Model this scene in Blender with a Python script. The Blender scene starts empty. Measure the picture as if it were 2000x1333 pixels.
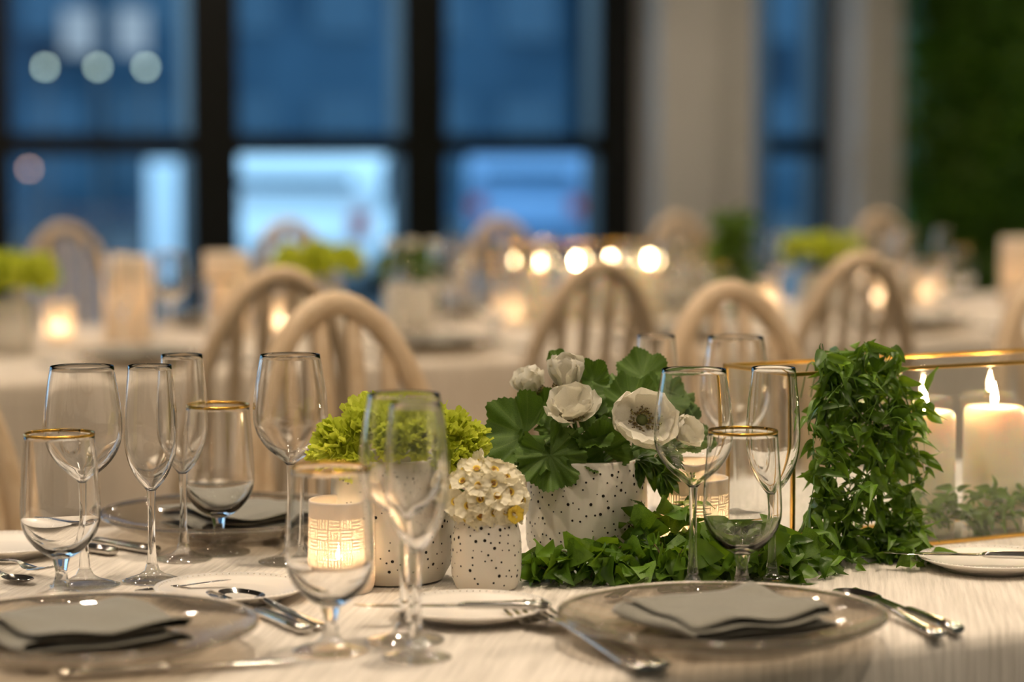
import bpy, math, random
from math import sin, cos, pi, radians, sqrt, atan2
from mathutils import Vector, Matrix, Euler

random.seed(11)
R = random.random
def U(a, b): return a + (b - a) * random.random()
SC = bpy.context.scene
COL = SC.collection

# ------------------------------------------------------------------ camera
TH, YH, HT, F = radians(29.0), 300.0, 0.44, 4722.0     # yaw, horizon row, height over table, focal px
TZ = 0.75                                              # table height
PITCH = math.atan((666.5 - YH) / F)
CAM = Vector((0, 0, TZ + HT))
FW = Vector((sin(TH) * cos(PITCH), cos(TH) * cos(PITCH), -sin(PITCH)))
RT = Vector((cos(TH), -sin(TH), 0))
UP = RT.cross(FW)
def ray(x, y): return FW + RT * ((x - 1000) / F) + UP * ((666.5 - y) / F)
def at(x, y, z=TZ):                                    # pixel on a horizontal plane
    d = ray(x, y); return CAM + d * ((z - CAM.z) / d.z)
def onY(x, y, Y):                                      # pixel on a plane of constant Y
    d = ray(x, y); return CAM + d * ((Y - CAM.y) / d.y)
def onX(x, y, X):
    d = ray(x, y); return CAM + d * ((X - CAM.x) / d.x)
def atd(x, y, d): return CAM + ray(x, y) * d           # pixel at a known depth

cam = bpy.data.cameras.new('camera'); camo = bpy.data.objects.new('camera', cam); COL.objects.link(camo)
cam.lens = 85; cam.sensor_width = 36; cam.clip_start = 0.05; cam.clip_end = 300
camo.matrix_world = Matrix.Translation(CAM) @ Matrix((RT, UP, -FW)).transposed().to_4x4()
cam.dof.use_dof = True; cam.dof.focus_distance = 2.5; cam.dof.aperture_fstop = 2.4; cam.dof.aperture_blades = 0
SC.camera = camo

# ------------------------------------------------------------------ world, exposure
SC.view_settings.view_transform = 'Standard'; SC.view_settings.look = 'None'
SC.view_settings.exposure = 0.15; SC.view_settings.gamma = 1.0; SC.view_settings.use_curve_mapping = False
w = bpy.data.worlds.new('dusk_sky'); SC.world = w; w.use_nodes = True
bg = w.node_tree.nodes['Background']; bg.inputs[0].default_value = (0.36, 0.68, 1.0, 1); bg.inputs[1].default_value = 2.7
cy = SC.cycles
cy.max_bounces = 12; cy.transmission_bounces = 11; cy.glossy_bounces = 5; cy.diffuse_bounces = 3; cy.transparent_max_bounces = 24
cy.caustics_reflective = True; cy.caustics_refractive = True; cy.sample_clamp_indirect = 60.0; cy.blur_glossy = 0.1
cy.use_denoising = True

# ceiling downlights (the lamps of the room); fixtures are built further down
LAMP_Z = 3.36
LAMPS = [(x, y) for x in (-1.9, -.3, 1.3, 2.9, 4.5, 6.1, 7.9) for y in (-1.6, .2, 2.0, 3.8, 5.7, 7.8, 10.2)]
for (x, y) in LAMPS:
    l = bpy.data.lights.new('downlight_lamp', 'AREA'); l.shape = 'DISK'; l.size = 0.09; l.energy = 11 if y > 9 else 12.5; l.color = (1.0, 0.81, 0.60)
    l.spread = radians(105)
    o = bpy.data.objects.new('downlight_lamp', l); COL.objects.link(o); o.location = (x, y, LAMP_Z - 0.012)

# ------------------------------------------------------------------ materials
M = {}
def mat(name, color=(.8, .8, .8), rough=.5, metal=0, trans=0, ior=1.45, spec=.5, sss=0, sssr=(1, .5, .3), sscale=.01, emit=None, estr=0, sheen=0, coat=0):
    m = bpy.data.materials.new(name); m.use_nodes = True
    b = m.node_tree.nodes['Principled BSDF']; i = b.inputs
    i['Base Color'].default_value = (*color, 1); i['Roughness'].default_value = rough; i['Metallic'].default_value = metal
    i['Transmission Weight'].default_value = trans; i['IOR'].default_value = ior; i['Specular IOR Level'].default_value = spec
    i['Subsurface Weight'].default_value = sss; i['Subsurface Radius'].default_value = sssr; i['Subsurface Scale'].default_value = sscale
    i['Sheen Weight'].default_value = sheen; i['Coat Weight'].default_value = coat
    if emit: i['Emission Color'].default_value = (*emit, 1); i['Emission Strength'].default_value = estr
    M[name] = m; return m
def N(m, t, **kw):
    n = m.node_tree.nodes.new(t)
    for k, v in kw.items(): setattr(n, k, v)
    return n
def L(m, a, b): m.node_tree.links.new(a, b)
def B(m): return m.node_tree.nodes['Principled BSDF']
def noise_color(m, c1, c2, scale=10, detail=4, lo=.35, hi=.65, mapscale=None, bump=0, dist=.001, rot=0, coord='Object'):
    tc = N(m, 'ShaderNodeTexCoord'); src = tc.outputs[coord]
    if mapscale:
        mp0 = N(m, 'ShaderNodeMapping'); mp0.inputs['Rotation'].default_value = (0, 0, rot); L(m, src, mp0.inputs['Vector'])
        mp = N(m, 'ShaderNodeMapping'); mp.inputs['Scale'].default_value = mapscale; L(m, mp0.outputs[0], mp.inputs['Vector']); src = mp.outputs[0]
    nz = N(m, 'ShaderNodeTexNoise'); nz.inputs['Scale'].default_value = scale; nz.inputs['Detail'].default_value = detail; L(m, src, nz.inputs['Vector'])
    cr = N(m, 'ShaderNodeValToRGB'); e = cr.color_ramp.elements
    e[0].position = lo; e[0].color = (*c1, 1); e[1].position = hi; e[1].color = (*c2, 1)
    L(m, nz.outputs['Fac'], cr.inputs[0]); L(m, cr.outputs[0], B(m).inputs['Base Color'])
    if bump:
        bp = N(m, 'ShaderNodeBump'); bp.inputs['Strength'].default_value = bump; bp.inputs['Distance'].default_value = dist
        L(m, nz.outputs['Fac'], bp.inputs['Height']); L(m, bp.outputs[0], B(m).inputs['Normal'])
    return nz
def add_translucent(m, fac, color):
    nt = m.node_tree; out = [n for n in nt.nodes if n.type == 'OUTPUT_MATERIAL'][0]
    tr = N(m, 'ShaderNodeBsdfTranslucent'); tr.inputs[0].default_value = (*color, 1)
    mx = N(m, 'ShaderNodeMixShader'); mx.inputs[0].default_value = fac
    L(m, B(m).outputs[0], mx.inputs[1]); L(m, tr.outputs[0], mx.inputs[2]); L(m, mx.outputs[0], out.inputs[0])

m = mat('cloth', rough=.85, sheen=.2)
noise_color(m, (.56, .51, .44), (.75, .69, .61), 1, 5, .3, .62, (9, 210, 9), 1.0, .0036, radians(-53))
m = mat('cloth_table2', rough=.85, sheen=.2)
noise_color(m, (.50, .43, .34), (.62, .54, .44), 1, 4, .3, .62, (9, 160, 9), .4, .002, radians(-53))
mat('glass', (1, 1, 1), 0, trans=1, ior=1.48)
mat('gold', (.74, .42, .07), .25, 1)
mat('brass', (.78, .48, .13), .3, 1)
mat('steel', (.60, .58, .55), .12, 1)
mat('porcelain', (.80, .76, .70), .25, coat=.3)
m = mat('vase_white', (.71, .665, .58), .38, sss=.1, sscale=.004)
mat('hole', (.012, .008, .005), .9)
m = mat('votive_wall', (.80, .72, .62), .5); add_translucent(m, .10, (.95, .66, .40))
m = mat('votive_thin', (.85, .78, .68), .5); add_translucent(m, .55, (1, .86, .68))
m = mat('wax', (.86, .77, .60), .45, sss=.9, sssr=(1.0, .62, .30), sscale=.022)
def add_see_through(m, fac):                            # thin spots that let the flame show
    out = [n for n in m.node_tree.nodes if n.type == 'OUTPUT_MATERIAL'][0]; src = out.inputs[0].links[0].from_socket
    tr = N(m, 'ShaderNodeBsdfTransparent'); mx = N(m, 'ShaderNodeMixShader'); mx.inputs[0].default_value = fac
    L(m, src, mx.inputs[1]); L(m, tr.outputs[0], mx.inputs[2]); L(m, mx.outputs[0], out.inputs[0])
add_see_through(M['votive_thin'], .14)
m = mat('cylinder_ceramic', (.88, .79, .66), .5); add_translucent(m, .3, (1, .82, .6))
mat('tealight_wax', (.85, .78, .62), .4, sss=.5, sscale=.01)
mat('wick', (.02, .015, .01), .9)
mat('flame', (0, 0, 0), 1, spec=0, emit=(1.0, .68, .34), estr=240)
mat('tea_flame', (0, 0, 0), 1, spec=0, emit=(1.0, .74, .46), estr=95)
m = mat('napkin', rough=.9, sheen=.3)
noise_color(m, (.165, .158, .128), (.215, .205, .168), 420, 2, .3, .7, None, .25, .0004)
m = mat('chair_wood', rough=.5)
noise_color(m, (.52, .37, .22), (.68, .53, .36), 6, 4, .3, .7, (3, 30, 3), .1, .0005)
mat('table_wood', (.20, .12, .07), .5)
mat('cushion', (.63, .57, .48), .9)
m = mat('wall_paint', rough=.7); noise_color(m, (.52, .49, .44), (.55, .52, .47), 3)
m = mat('pier_paint', rough=.6); noise_color(m, (.70, .66, .60), (.73, .69, .63), 3)
mat('ceiling_paint', (.06, .055, .05), .9)
m = mat('carpet', rough=.95); noise_color(m, (.02, .035, .04), (.035, .055, .06), 40, 4, .3, .7, None, .4, .004)
mat('black_frame', (.008, .007, .006), .35)
mat('downlight_trim', (.7, .7, .7), .4)
mat('downlight_face', (.6, .6, .6), .3); mat('bulb', (0, 0, 0), 1, emit=(1, .85, .68), estr=480)
# leaves
def leaf_mat(name, c1, c2, tcol, fac=.25, rough=.38, scale=25):
    m = mat(name, rough=rough); noise_color(m, c1, c2, scale, 3, .3, .7, None, .15, .001); add_translucent(m, fac, tcol); return m
leaf_mat('vine_leaf', (.045, .105, .008), (.13, .24, .02), (.27, .46, .02), .24)
leaf_mat('vine_leaf_dark', (.026, .065, .006), (.07, .145, .011), (.16, .32, .01), .2)
leaf_mat('ivy_leaf', (.055, .13, .009), (.15, .28, .022), (.30, .50, .02), .22, .42)
leaf_mat('lime_petal', (.48, .52, .03), (.66, .69, .08), (.75, .85, .10), .35, .55, 40)
leaf_mat('white_petal', (.74, .70, .60), (.82, .79, .70), (.9, .85, .68), .30, .55, 30)
leaf_mat('narcissus_petal', (.80, .74, .56), (.86, .81, .66), (.95, .88, .62), .30, .5, 60)
mat('narcissus_cup', (.82, .60, .10), .5); mat('throat', (.28, .13, .02), .7)
mat('flower_eye', (.10, .12, .03), .6); mat('stamen', (.50, .46, .16), .7); mat('anther', (.17, .12, .04), .7)
mat('stem_green', (.10, .20, .03), .5); mat('stem_brown', (.10, .06, .025), .6)
m = mat('geranium_leaf', rough=.5)                      # veins fan out from the stalk
tc = N(m, 'ShaderNodeTexCoord'); sx = N(m, 'ShaderNodeSeparateXYZ'); L(m, tc.outputs['Object'], sx.inputs[0])
an = N(m, 'ShaderNodeMath', operation='ARCTAN2'); L(m, sx.outputs[1], an.inputs[0]); L(m, sx.outputs[0], an.inputs[1])
mu = N(m, 'ShaderNodeMath', operation='MULTIPLY'); L(m, an.outputs[0], mu.inputs[0]); mu.inputs[1].default_value = 13
cs = N(m, 'ShaderNodeMath', operation='COSINE'); L(m, mu.outputs[0], cs.inputs[0])
cr = N(m, 'ShaderNodeValToRGB'); e = cr.color_ramp.elements; e[0].position = .86; e[0].color = (0, 0, 0, 1); e[1].position = 1; e[1].color = (1, 1, 1, 1)
L(m, cs.outputs[0], cr.inputs[0])
nz = N(m, 'ShaderNodeTexNoise'); nz.inputs['Scale'].default_value = 55; nz.inputs['Detail'].default_value = 5; L(m, tc.outputs['Object'], nz.inputs['Vector'])
c2 = N(m, 'ShaderNodeValToRGB'); e = c2.color_ramp.elements; e[0].position = .3; e[0].color = (.034, .082, .008, 1); e[1].position = .72; e[1].color = (.10, .18, .016, 1)
L(m, nz.outputs[0], c2.inputs[0])
mx = N(m, 'ShaderNodeMixRGB'); mxf = N(m, 'ShaderNodeMath', operation='MULTIPLY'); L(m, cr.outputs[0], mxf.inputs[0]); mxf.inputs[1].default_value = .28
L(m, mxf.outputs[0], mx.inputs[0]); L(m, c2.outputs[0], mx.inputs[1]); mx.inputs[2].default_value = (.19, .27, .06, 1); L(m, mx.outputs[0], B(m).inputs['Base Color'])
bp = N(m, 'ShaderNodeBump'); bp.inputs['Strength'].default_value = .4; bp.inputs['Distance'].default_value = .002; L(m, nz.outputs[0], bp.inputs['Height']); L(m, bp.outputs[0], B(m).inputs['Normal'])
add_translucent(m, .14, (.18, .34, .02))
def thin_glass(name, f0, tint):
    m = bpy.data.materials.new(name); m.use_nodes = True; nt = m.node_tree; nt.nodes.clear(); M[name] = m
    out = N(m, 'ShaderNodeOutputMaterial'); t = N(m, 'ShaderNodeBsdfTransparent'); t.inputs[0].default_value = (*tint, 1)
    g = N(m, 'ShaderNodeBsdfGlossy'); g.inputs['Roughness'].default_value = .0; g.inputs[0].default_value = (1, 1, 1, 1)
    lw = N(m, 'ShaderNodeLayerWeight'); lw.inputs[0].default_value = .5
    pw = N(m, 'ShaderNodeMath', operation='POWER'); L(m, lw.outputs['Facing'], pw.inputs[0]); pw.inputs[1].default_value = 5
    ma = N(m, 'ShaderNodeMath', operation='MULTIPLY_ADD'); L(m, pw.outputs[0], ma.inputs[0]); ma.inputs[1].default_value = 1 - f0; ma.inputs[2].default_value = f0
    mx = N(m, 'ShaderNodeMixShader'); L(m, ma.outputs[0], mx.inputs[0]); L(m, t.outputs[0], mx.inputs[1]); L(m, g.outputs[0], mx.inputs[2]); L(m, mx.outputs[0], out.inputs[0])
thin_glass('pane', .08, (.97, .985, .98))
thin_glass('window_glass', .06, (.92, .96, .97))
thin_glass('charger_glass', .15, (.85, .81, .75))
m = M['charger_glass']; out = [n for n in m.node_tree.nodes if n.type == 'OUTPUT_MATERIAL'][0]; src = out.inputs[0].links[0].from_socket
df = N(m, 'ShaderNodeBsdfDiffuse'); df.inputs[0].default_value = (.36, .315, .26, 1); mx = N(m, 'ShaderNodeMixShader'); mx.inputs[0].default_value = .15
L(m, src, mx.inputs[1]); L(m, df.outputs[0], mx.inputs[2]); L(m, mx.outputs[0], out.inputs[0])
thin_glass('foot_glass', .28, (.91, .91, .90))
# outside
mat('road', (.05, .055, .06), .8); m = mat('facade', rough=.8); noise_color(m, (.001, .016, .036), (.024, .075, .12), .45, 3, .35, .65)  # blue of the dusk light is painted into both facade colours
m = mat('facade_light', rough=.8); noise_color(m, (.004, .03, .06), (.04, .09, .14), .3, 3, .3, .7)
mat('car_white', (.86, .87, .88), .35, coat=.5); mat('car_blue', (.16, .28, .45), .3, coat=.5); mat('car_glass', (.02, .03, .04), .08); mat('tyre', (.02, .02, .02), .8)
mat('tail_light', (.4, .02, .02), .3); mat('lamp_globe', (0, 0, 0), 1, emit=(.82, 1.0, .80), estr=7.5); mat('lamp_warm', (0, 0, 0), 1, emit=(1, .55, .35), estr=7)
mat('lamp_pole', (.03, .03, .035), .5); mat('lit_window', (.0, .0, .0), .5, emit=(.62, .80, 1.0), estr=.45); mat('dark_window', (.008, .05, .09), .2)
mat('sign_white', (.85, .87, .9), .6)

# ------------------------------------------------------------------ mesh helpers
def mesh(name, v, f, m, smooth=True, idx=None):
    me = bpy.data.meshes.new(name); me.from_pydata([tuple(p) for p in v], [], f)
    for k in (m if isinstance(m, (list, tuple)) else [m]): me.materials.append(M[k])
    if smooth: me.polygons.foreach_set('use_smooth', [True] * len(me.polygons))
    if idx: me.polygons.foreach_set('material_index', idx)
    me.update(); return me
def ob(name, me, parent=None, loc=(0, 0, 0), rot=None, scale=None, kind=None, label=None):
    o = bpy.data.objects.new(name, me); COL.objects.link(o); o.parent = parent; o.location = loc
    if rot is not None: o.rotation_euler = rot
    if scale is not None: o.scale = (scale,) * 3 if isinstance(scale, (int, float)) else scale
    if kind: o['kind'] = kind
    if label: o['label'] = label
    return o
def tag(o, label, cat, group=None, kind=None):
    o['label'] = label; o['category'] = cat
    if group: o['group'] = group
    if kind: o['kind'] = kind
    return o
def thing(name, label, cat, loc=(0, 0, 0), rz=0, group=None, rot=None, scale=None):
    o = ob(name, None, None, loc, rot or (0, 0, rz), scale); o.empty_display_size = .02
    return tag(o, label, cat, group)
def struct(name, me, loc=(0, 0, 0), label=None):
    o = ob(name, me, None, loc); o['kind'] = 'structure'
    if label: o['label'] = label
    return o
def dup(root, loc, rz=None, label=None, group=None):
    r = root.copy(); COL.objects.link(r); r.location = loc
    if rz is not None: r.rotation_euler = (0, 0, rz)
    if label: r['label'] = label
    if group: r['group'] = group
    for ch in root.children:
        c = ch.copy(); COL.objects.link(c); c.parent = r
        for g in ch.children:
            d = g.copy(); COL.objects.link(d); d.parent = c
    return r
def boxvf(x0, x1, y0, y1, z0, z1):
    v = [(x, y, z) for z in (z0, z1) for y in (y0, y1) for x in (x0, x1)]
    return v, [(0, 2, 3, 1), (4, 5, 7, 6), (0, 1, 5, 4), (2, 6, 7, 3), (0, 4, 6, 2), (1, 3, 7, 5)]
def join(*parts):
    V, Fc = [], []
    for v, f in parts:
        n = len(V); V += [tuple(p) for p in v]; Fc += [tuple(i + n for i in q) for q in f]
    return V, Fc
def box(name, x0, x1, y0, y1, z0, z1, m): return mesh(name, *boxvf(x0, x1, y0, y1, z0, z1), m, False)
def bbox(name, x0, x1, y0, y1, z0, z1, m, b=.004):      # box with chamfered edges
    import bmesh
    bm = bmesh.new(); v, f = boxvf(x0, x1, y0, y1, z0, z1); vs = [bm.verts.new(p) for p in v]
    for q in f: bm.faces.new([vs[i] for i in q])
    bmesh.ops.bevel(bm, geom=list(bm.edges), offset=b, segments=2, affect='EDGES', profile=.6)
    me = bpy.data.meshes.new(name); bm.to_mesh(me); bm.free(); me.materials.append(M[m])
    me.polygons.foreach_set('use_smooth', [False] * len(me.polygons)); return me
def lathe(pr, seg=40):
    V, Fc, rows = [], [], []
    for r, z in pr:
        if r < 1e-7: rows.append([len(V)]); V.append((0, 0, z))
        else:
            rows.append(list(range(len(V), len(V) + seg))); V += [(r * cos(2 * pi * k / seg), r * sin(2 * pi * k / seg), z) for k in range(seg)]
    for a, b in zip(rows, rows[1:]):
        for k in range(seg):
            k2 = (k + 1) % seg
            if len(a) == 1 and len(b) == 1: continue
            if len(a) == 1: Fc.append((a[0], b[k2], b[k]))
            elif len(b) == 1: Fc.append((a[k], a[k2], b[0]))
            else: Fc.append((a[k], a[k2], b[k2], b[k]))
    return V, Fc
def spline(pts, n=4):                                   # Catmull-Rom through tuples
    out = []; P = [Vector(p) for p in pts]
    for i in range(len(P) - 1):
        p0, p1, p2, p3 = P[max(i - 1, 0)], P[i], P[i + 1], P[min(i + 2, len(P) - 1)]
        for k in range(n):
            t = k / n; out.append(.5 * (2 * p1 + (p2 - p0) * t + (2 * p0 - 5 * p1 + 4 * p2 - p3) * t * t + (3 * p1 - p0 - 3 * p2 + p3) * t ** 3))
    return out + [P[-1]]
def tube(pts, rad, seg=8, flat=None, cap=True):          # flat = (direction, factor): squash the section
    P = [Vector(p) for p in pts]; n = len(P); V, Fc = [], []
    rr = rad if isinstance(rad, (list, tuple)) else [rad] * n
    nrm = None
    for i in range(n):
        t = (P[min(i + 1, n - 1)] - P[max(i - 1, 0)]).normalized()
        if nrm is None:
            a = Vector((0, 0, 1)) if abs(t.z) < .9 else Vector((1, 0, 0)); nrm = (a - t * a.dot(t)).normalized()
        else: nrm = (nrm - t * nrm.dot(t)).normalized()
        bi = t.cross(nrm)
        for k in range(seg):
            a = 2 * pi * k / seg; o = nrm * cos(a) * rr[i] + bi * sin(a) * rr[i]
            if flat: d = Vector(flat[0]); o = o + d * (o.dot(d) * (flat[1] - 1))
            V.append(P[i] + o)
    for i in range(n - 1):
        for k in range(seg):
            k2 = (k + 1) % seg; Fc.append((i * seg + k, i * seg + k2, (i + 1) * seg + k2, (i + 1) * seg + k))
    if cap: Fc.append(tuple(range(seg))[::-1]); Fc.append(tuple((n - 1) * seg + k for k in range(seg)))
    return V, Fc
def sweepx(st, seg=12):                                  # stations (x, y, z, halfwidth, halfheight) along X
    V, Fc = [], []
    for x, y, z, a, b in st:
        for k in range(seg):
            q = 2 * pi * k / seg; V.append((x, y + a * cos(q), z + b * sin(q)))
    for i in range(len(st) - 1):
        for k in range(seg):
            k2 = (k + 1) % seg; Fc.append((i * seg + k, (i + 1) * seg + k, (i + 1) * seg + k2, i * seg + k2))
    n = len(st); Fc.append(tuple(range(seg))); Fc.append(tuple((n - 1) * seg + k for k in range(seg))[::-1])
    return V, Fc
def grid(fn, nu, nv, closed=False):
    V = [fn(i / (nu - 1), j / (nv - 1)) for i in range(nu) for j in range(nv)]
    Fc = [(i * nv + j, (i + 1) * nv + j, (i + 1) * nv + j + 1, i * nv + j + 1) for i in range(nu - 1) for j in range(nv - 1)]
    return V, Fc
def ball(r, seg=10, rings=6, sz=1, c=(0, 0, 0)):
    v, f = lathe([(r * sin(pi * i / rings) if 0 < i < rings else 0, -r * sz * cos(pi * i / rings)) for i in range(rings + 1)], seg)
    return [(p[0] + c[0], p[1] + c[1], p[2] + c[2]) for p in v], f
def xf(vf, mtx): return [mtx @ Vector(p) for p in vf[0]], vf[1]
def look_rot(nrm, roll=0):                               # rotation taking +Z to nrm
    q = Vector((0, 0, 1)).rotation_difference(Vector(nrm).normalized())
    return (q.to_matrix() @ Matrix.Rotation(roll, 3, 'Z')).to_euler()

# ------------------------------------------------------------------ the room
WY, RX = 11.7, 9.2                                       # window wall, green wall
X0, Y0, CZ = -5.0, -4.0, 3.4
struct('floor', box('floor', X0 - .2, RX + .2, Y0 - .2, WY + .3, -.1, 0, 'carpet'), label='dark teal carpet floor')
struct('ceiling', box('ceiling', X0 - .2, RX + .2, Y0 - .2, WY + .3, CZ, CZ + .1, 'ceiling_paint'), label='pale painted ceiling')
struct('wall_left', box('wall_left', X0 - .2, X0, Y0, WY, 0, CZ, 'wall_paint'))
struct('wall_front', box('wall_front', X0, RX, Y0 - .2, Y0, 0, CZ, 'wall_paint'))
wr = struct('wall_right', box('wall_right', RX, RX + .2, Y0, WY + .2, 0, CZ, 'vine_leaf_dark'), label='wall covered in dark green planting')
V, Fc = [], []
rs = random.Random(5)
for k in range(13000):                                   # living wall foliage
    y = rs.uniform(7.6, WY - .05); z = rs.uniform(0, CZ); d = rs.uniform(.02, .2) * (.55 + .45 * sin(y * 5.1 + z * 2) * sin(z * 4.3 + y))
    s = rs.uniform(.04, .085); mtx = Matrix.Translation((RX - abs(d), y, z)) @ Euler((rs.uniform(0, 6.3), rs.uniform(-.9, .9), rs.uniform(0, 6.3))).to_matrix().to_4x4()
    n = len(V); V += [mtx @ Vector(p) for p in ((-s, 0, 0), (0, -s * .4, .01), (s, 0, 0), (0, s * .4, .01))]; Fc.append((n, n + 1, n + 2, n + 3))
ob('foliage', mesh('foliage', V, Fc, 'vine_leaf'), wr, kind='stuff')

def wx(px): return onY(px, 300, WY).x
MUL = [wx(407), wx(815)]; PITCHW = MUL[1] - MUL[0]
edges = [(MUL[0] - k * PITCHW) for k in range(7, 0, -1)] + MUL + [wx(1192)]
WT, RAILZ = 3.15, 1.235
def window(i, xa, xb, wa, wb):                           # a bay: frame, rails, two panes
    r = ob('window_%d' % i, None, None, ((xa + xb) / 2, WY, 0)); r['kind'] = 'structure'; h = (xb - xa) / 2
    ob('frame', box('frame', -h, -h + wa, -.09, .07, 0, WT, 'black_frame'), r); ob('frame', box('frame', h - wb, h, -.09, .07, 0, WT, 'black_frame'), r)
    ob('rail', box('rail', -h + wa, h - wb, -.06, .05, RAILZ - .055, RAILZ + .055, 'black_frame'), r)
    ob('rail', box('rail', -h + wa, h - wb, -.06, .05, WT - .08, WT, 'black_frame'), r)
    ob('rail', box('rail', -h + wa, h - wb, -.06, .05, 0, .32, 'black_frame'), r)
    g = [(-h + wa, 0, .32), (h - wb, 0, .32), (h - wb, 0, RAILZ - .045), (-h + wa, 0, RAILZ - .045)]
    ob('pane', mesh('pane', g, [(0, 1, 2, 3)], 'window_glass', False), r)
    g = [(-h + wa, 0, RAILZ + .04), (h - wb, 0, RAILZ + .04), (h - wb, 0, WT - .08), (-h + wa, 0, WT - .08)]
    ob('pane', mesh('pane', g, [(0, 1, 2, 3)], 'window_glass', False), r)
n = 0
for xa, xb in zip(edges, edges[1:]):
    n += 1; window(n, xa, xb, .135, .135)
ex = wx(1215); pa, pb = wx(1235), wx(1478)               # white pier, narrow window, second pier
n += 1; window(n, pb + .02, wx(1606), .02, .10)
struct('wall_back', mesh('wall_back', *join(boxvf(X0, edges[0], WY - .1, WY + .2, 0, CZ), boxvf(edges[0], RX, WY - .1, WY + .2, WT, CZ), boxvf(edges[-1], wx(1230), WY - .06, WY + .15, 0, WT)), 'black_frame', False))
def pier(i, pl, pm, prr):                                # faces: side seen from pl to pm, front from pm to prr
    d = .30; yf = WY - d; xl = onY(pm, 300, yf).x; xr = onY(prr, 300, yf).x
    ys = onX(pl, 300, xl).y
    struct('trim_%d' % i, bbox('trim', xl, xr, yf, max(ys, WY), 0, CZ, 'pier_paint', .012), label='square white painted pier at the window wall')
pier(1, 1222, 1288, 1400)
x2 = onY(1385, 300, WY - .16).x; x3 = onY(1474, 300, WY - .16).x
struct('trim_2', bbox('trim', x2, x3, WY - .16, WY + .1, 0, CZ, 'pier_paint', .01), label='pale return of the white pier beside the narrow window')
pier(3, 1602, 1680, 1762)
BULB = mesh('bulb', *ball(.017, 12, 8), 'bulb')  # glowing ball added below each downlight to make glints on the glass
for (x, y) in LAMPS:                                     # downlight fixtures
    if 1:
        t = thing('ceiling_downlight', 'small round recessed ceiling downlight with warm glow', 'downlight', (x, y, LAMP_Z), 0, 'ceiling downlights')
        ob('trim_ring', mesh('trim_ring', *lathe([(.05, .0), (.05, .04), (.075, .04), (.075, .03), (.055, .0), (.05, 0)], 20), 'downlight_trim'), t)
        ob('lens', mesh('lens', *lathe([(0, .02), (.05, .02)], 20), 'downlight_face'), t)
        ob('bulb', BULB, t, (0, 0, -.036))

# ------------------------------------------------------------------ outside, at dusk
struct('ground_street', box('ground_street', -20, 60, WY + .3, 90, -.5, -.25, 'road'), label='grey street outside the windows')
GZ = -.25
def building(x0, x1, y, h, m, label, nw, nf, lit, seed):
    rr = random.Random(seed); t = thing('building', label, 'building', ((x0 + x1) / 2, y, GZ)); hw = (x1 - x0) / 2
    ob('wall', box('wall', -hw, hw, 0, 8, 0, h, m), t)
    me = {}
    for mm in ('lit_window', 'dark_window'): me[mm] = box('window', -hw / nw * .62, hw / nw * .62, -.06, .05, 0, h / nf * .6, mm)
    for a in range(nw):
        for b in range(nf):
            ob('window', me['lit_window' if rr.random() < lit else 'dark_window'], t, (-hw + (a + .5) * 2 * hw / nw, 0, h / nf * (b + .22)))
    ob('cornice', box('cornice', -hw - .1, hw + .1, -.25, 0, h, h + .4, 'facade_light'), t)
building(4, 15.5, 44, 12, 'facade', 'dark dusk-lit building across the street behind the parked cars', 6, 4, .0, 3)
bt = [x for x in bpy.data.objects if x.name == 'building'][0]
for px in (152, 258):                                    # two lit tall windows
    p = onY(px, 62, 43.9); ob('window', box('window', -.28, .28, -.1, .05, -.4, .42, 'lit_window'), bt, (p.x - bt.location.x, -.1, p.z - GZ))
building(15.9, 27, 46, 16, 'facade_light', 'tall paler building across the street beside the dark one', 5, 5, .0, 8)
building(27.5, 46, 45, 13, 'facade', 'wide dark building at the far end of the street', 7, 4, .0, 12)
def car(loc, rz, body, label, s=1.0):
    t = thing('parked_car', label, 'car', loc, rz, None, None, s)
    def sec(x, w, z0, z1, ww=None):                      # rounded section across Y
        o = []
        for k in range(20):
            a = 2 * pi * k / 20; c, q = cos(a), sin(a)
            o.append((x, w * math.copysign(abs(c) ** .45, c), (z0 + z1) / 2 + (z1 - z0) / 2 * math.copysign(abs(q) ** .45, q)))
        return o
    def loft(ss, m, nm):
        V = [p for s_ in ss for p in s_]; k = 20; F_ = [(i * k + j, i * k + (j + 1) % k, (i + 1) * k + (j + 1) % k, (i + 1) * k + j) for i in range(len(ss) - 1) for j in range(k)]
        F_ += [tuple(range(k))[::-1], tuple((len(ss) - 1) * k + j for j in range(k))]; return mesh(nm, V, F_, m)
    ob('body', loft([sec(-2.05, .74, .35, .85), sec(-1.95, .84, .28, .95), sec(0, .88, .25, .97), sec(1.6, .86, .28, .9), sec(2.1, .74, .35, .75)], body, 'body'), t)
    ob('cabin', loft([sec(-2.02, .80, .7, 1.42), sec(-1.9, .84, .7, 1.56), sec(0, .84, .7, 1.60), sec(.7, .82, .7, 1.5), sec(1.4, .78, .7, .95)], body, 'cabin'), t)
    ob('rear_window', mesh('rear_window', [(-2.03, -.6, 1.12), (-2.03, .6, 1.12), (-2.03, .58, 1.22), (-2.03, -.58, 1.22)], [(0, 3, 2, 1)], 'dark_window', False), t)
    for sy in (-1, 1):
        ob('side_window', mesh('side_window', [(-1.3, sy * .846, 1.0), (.6, sy * .846, 1.0), (.2, sy * .845, 1.36), (-1.2, sy * .845, 1.36)], [(0, 1, 2, 3)], 'car_glass', False), t)
        ob('tail_light', bbox('tail_light', -2.1, -2.0, sy * .66 - .09, sy * .66 + .09, .66, .86, 'tail_light', .02), t)
        for x in (-1.3, 1.35):
            ob('wheel', mesh('wheel', *xf(lathe([(0, -.1), (.28, -.1), (.32, -.07), (.32, .07), (.28, .1), (0, .1)], 20), Matrix.Rotation(pi / 2, 4, 'X')), 'tyre'), t, (x, sy * .78, .32))
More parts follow.
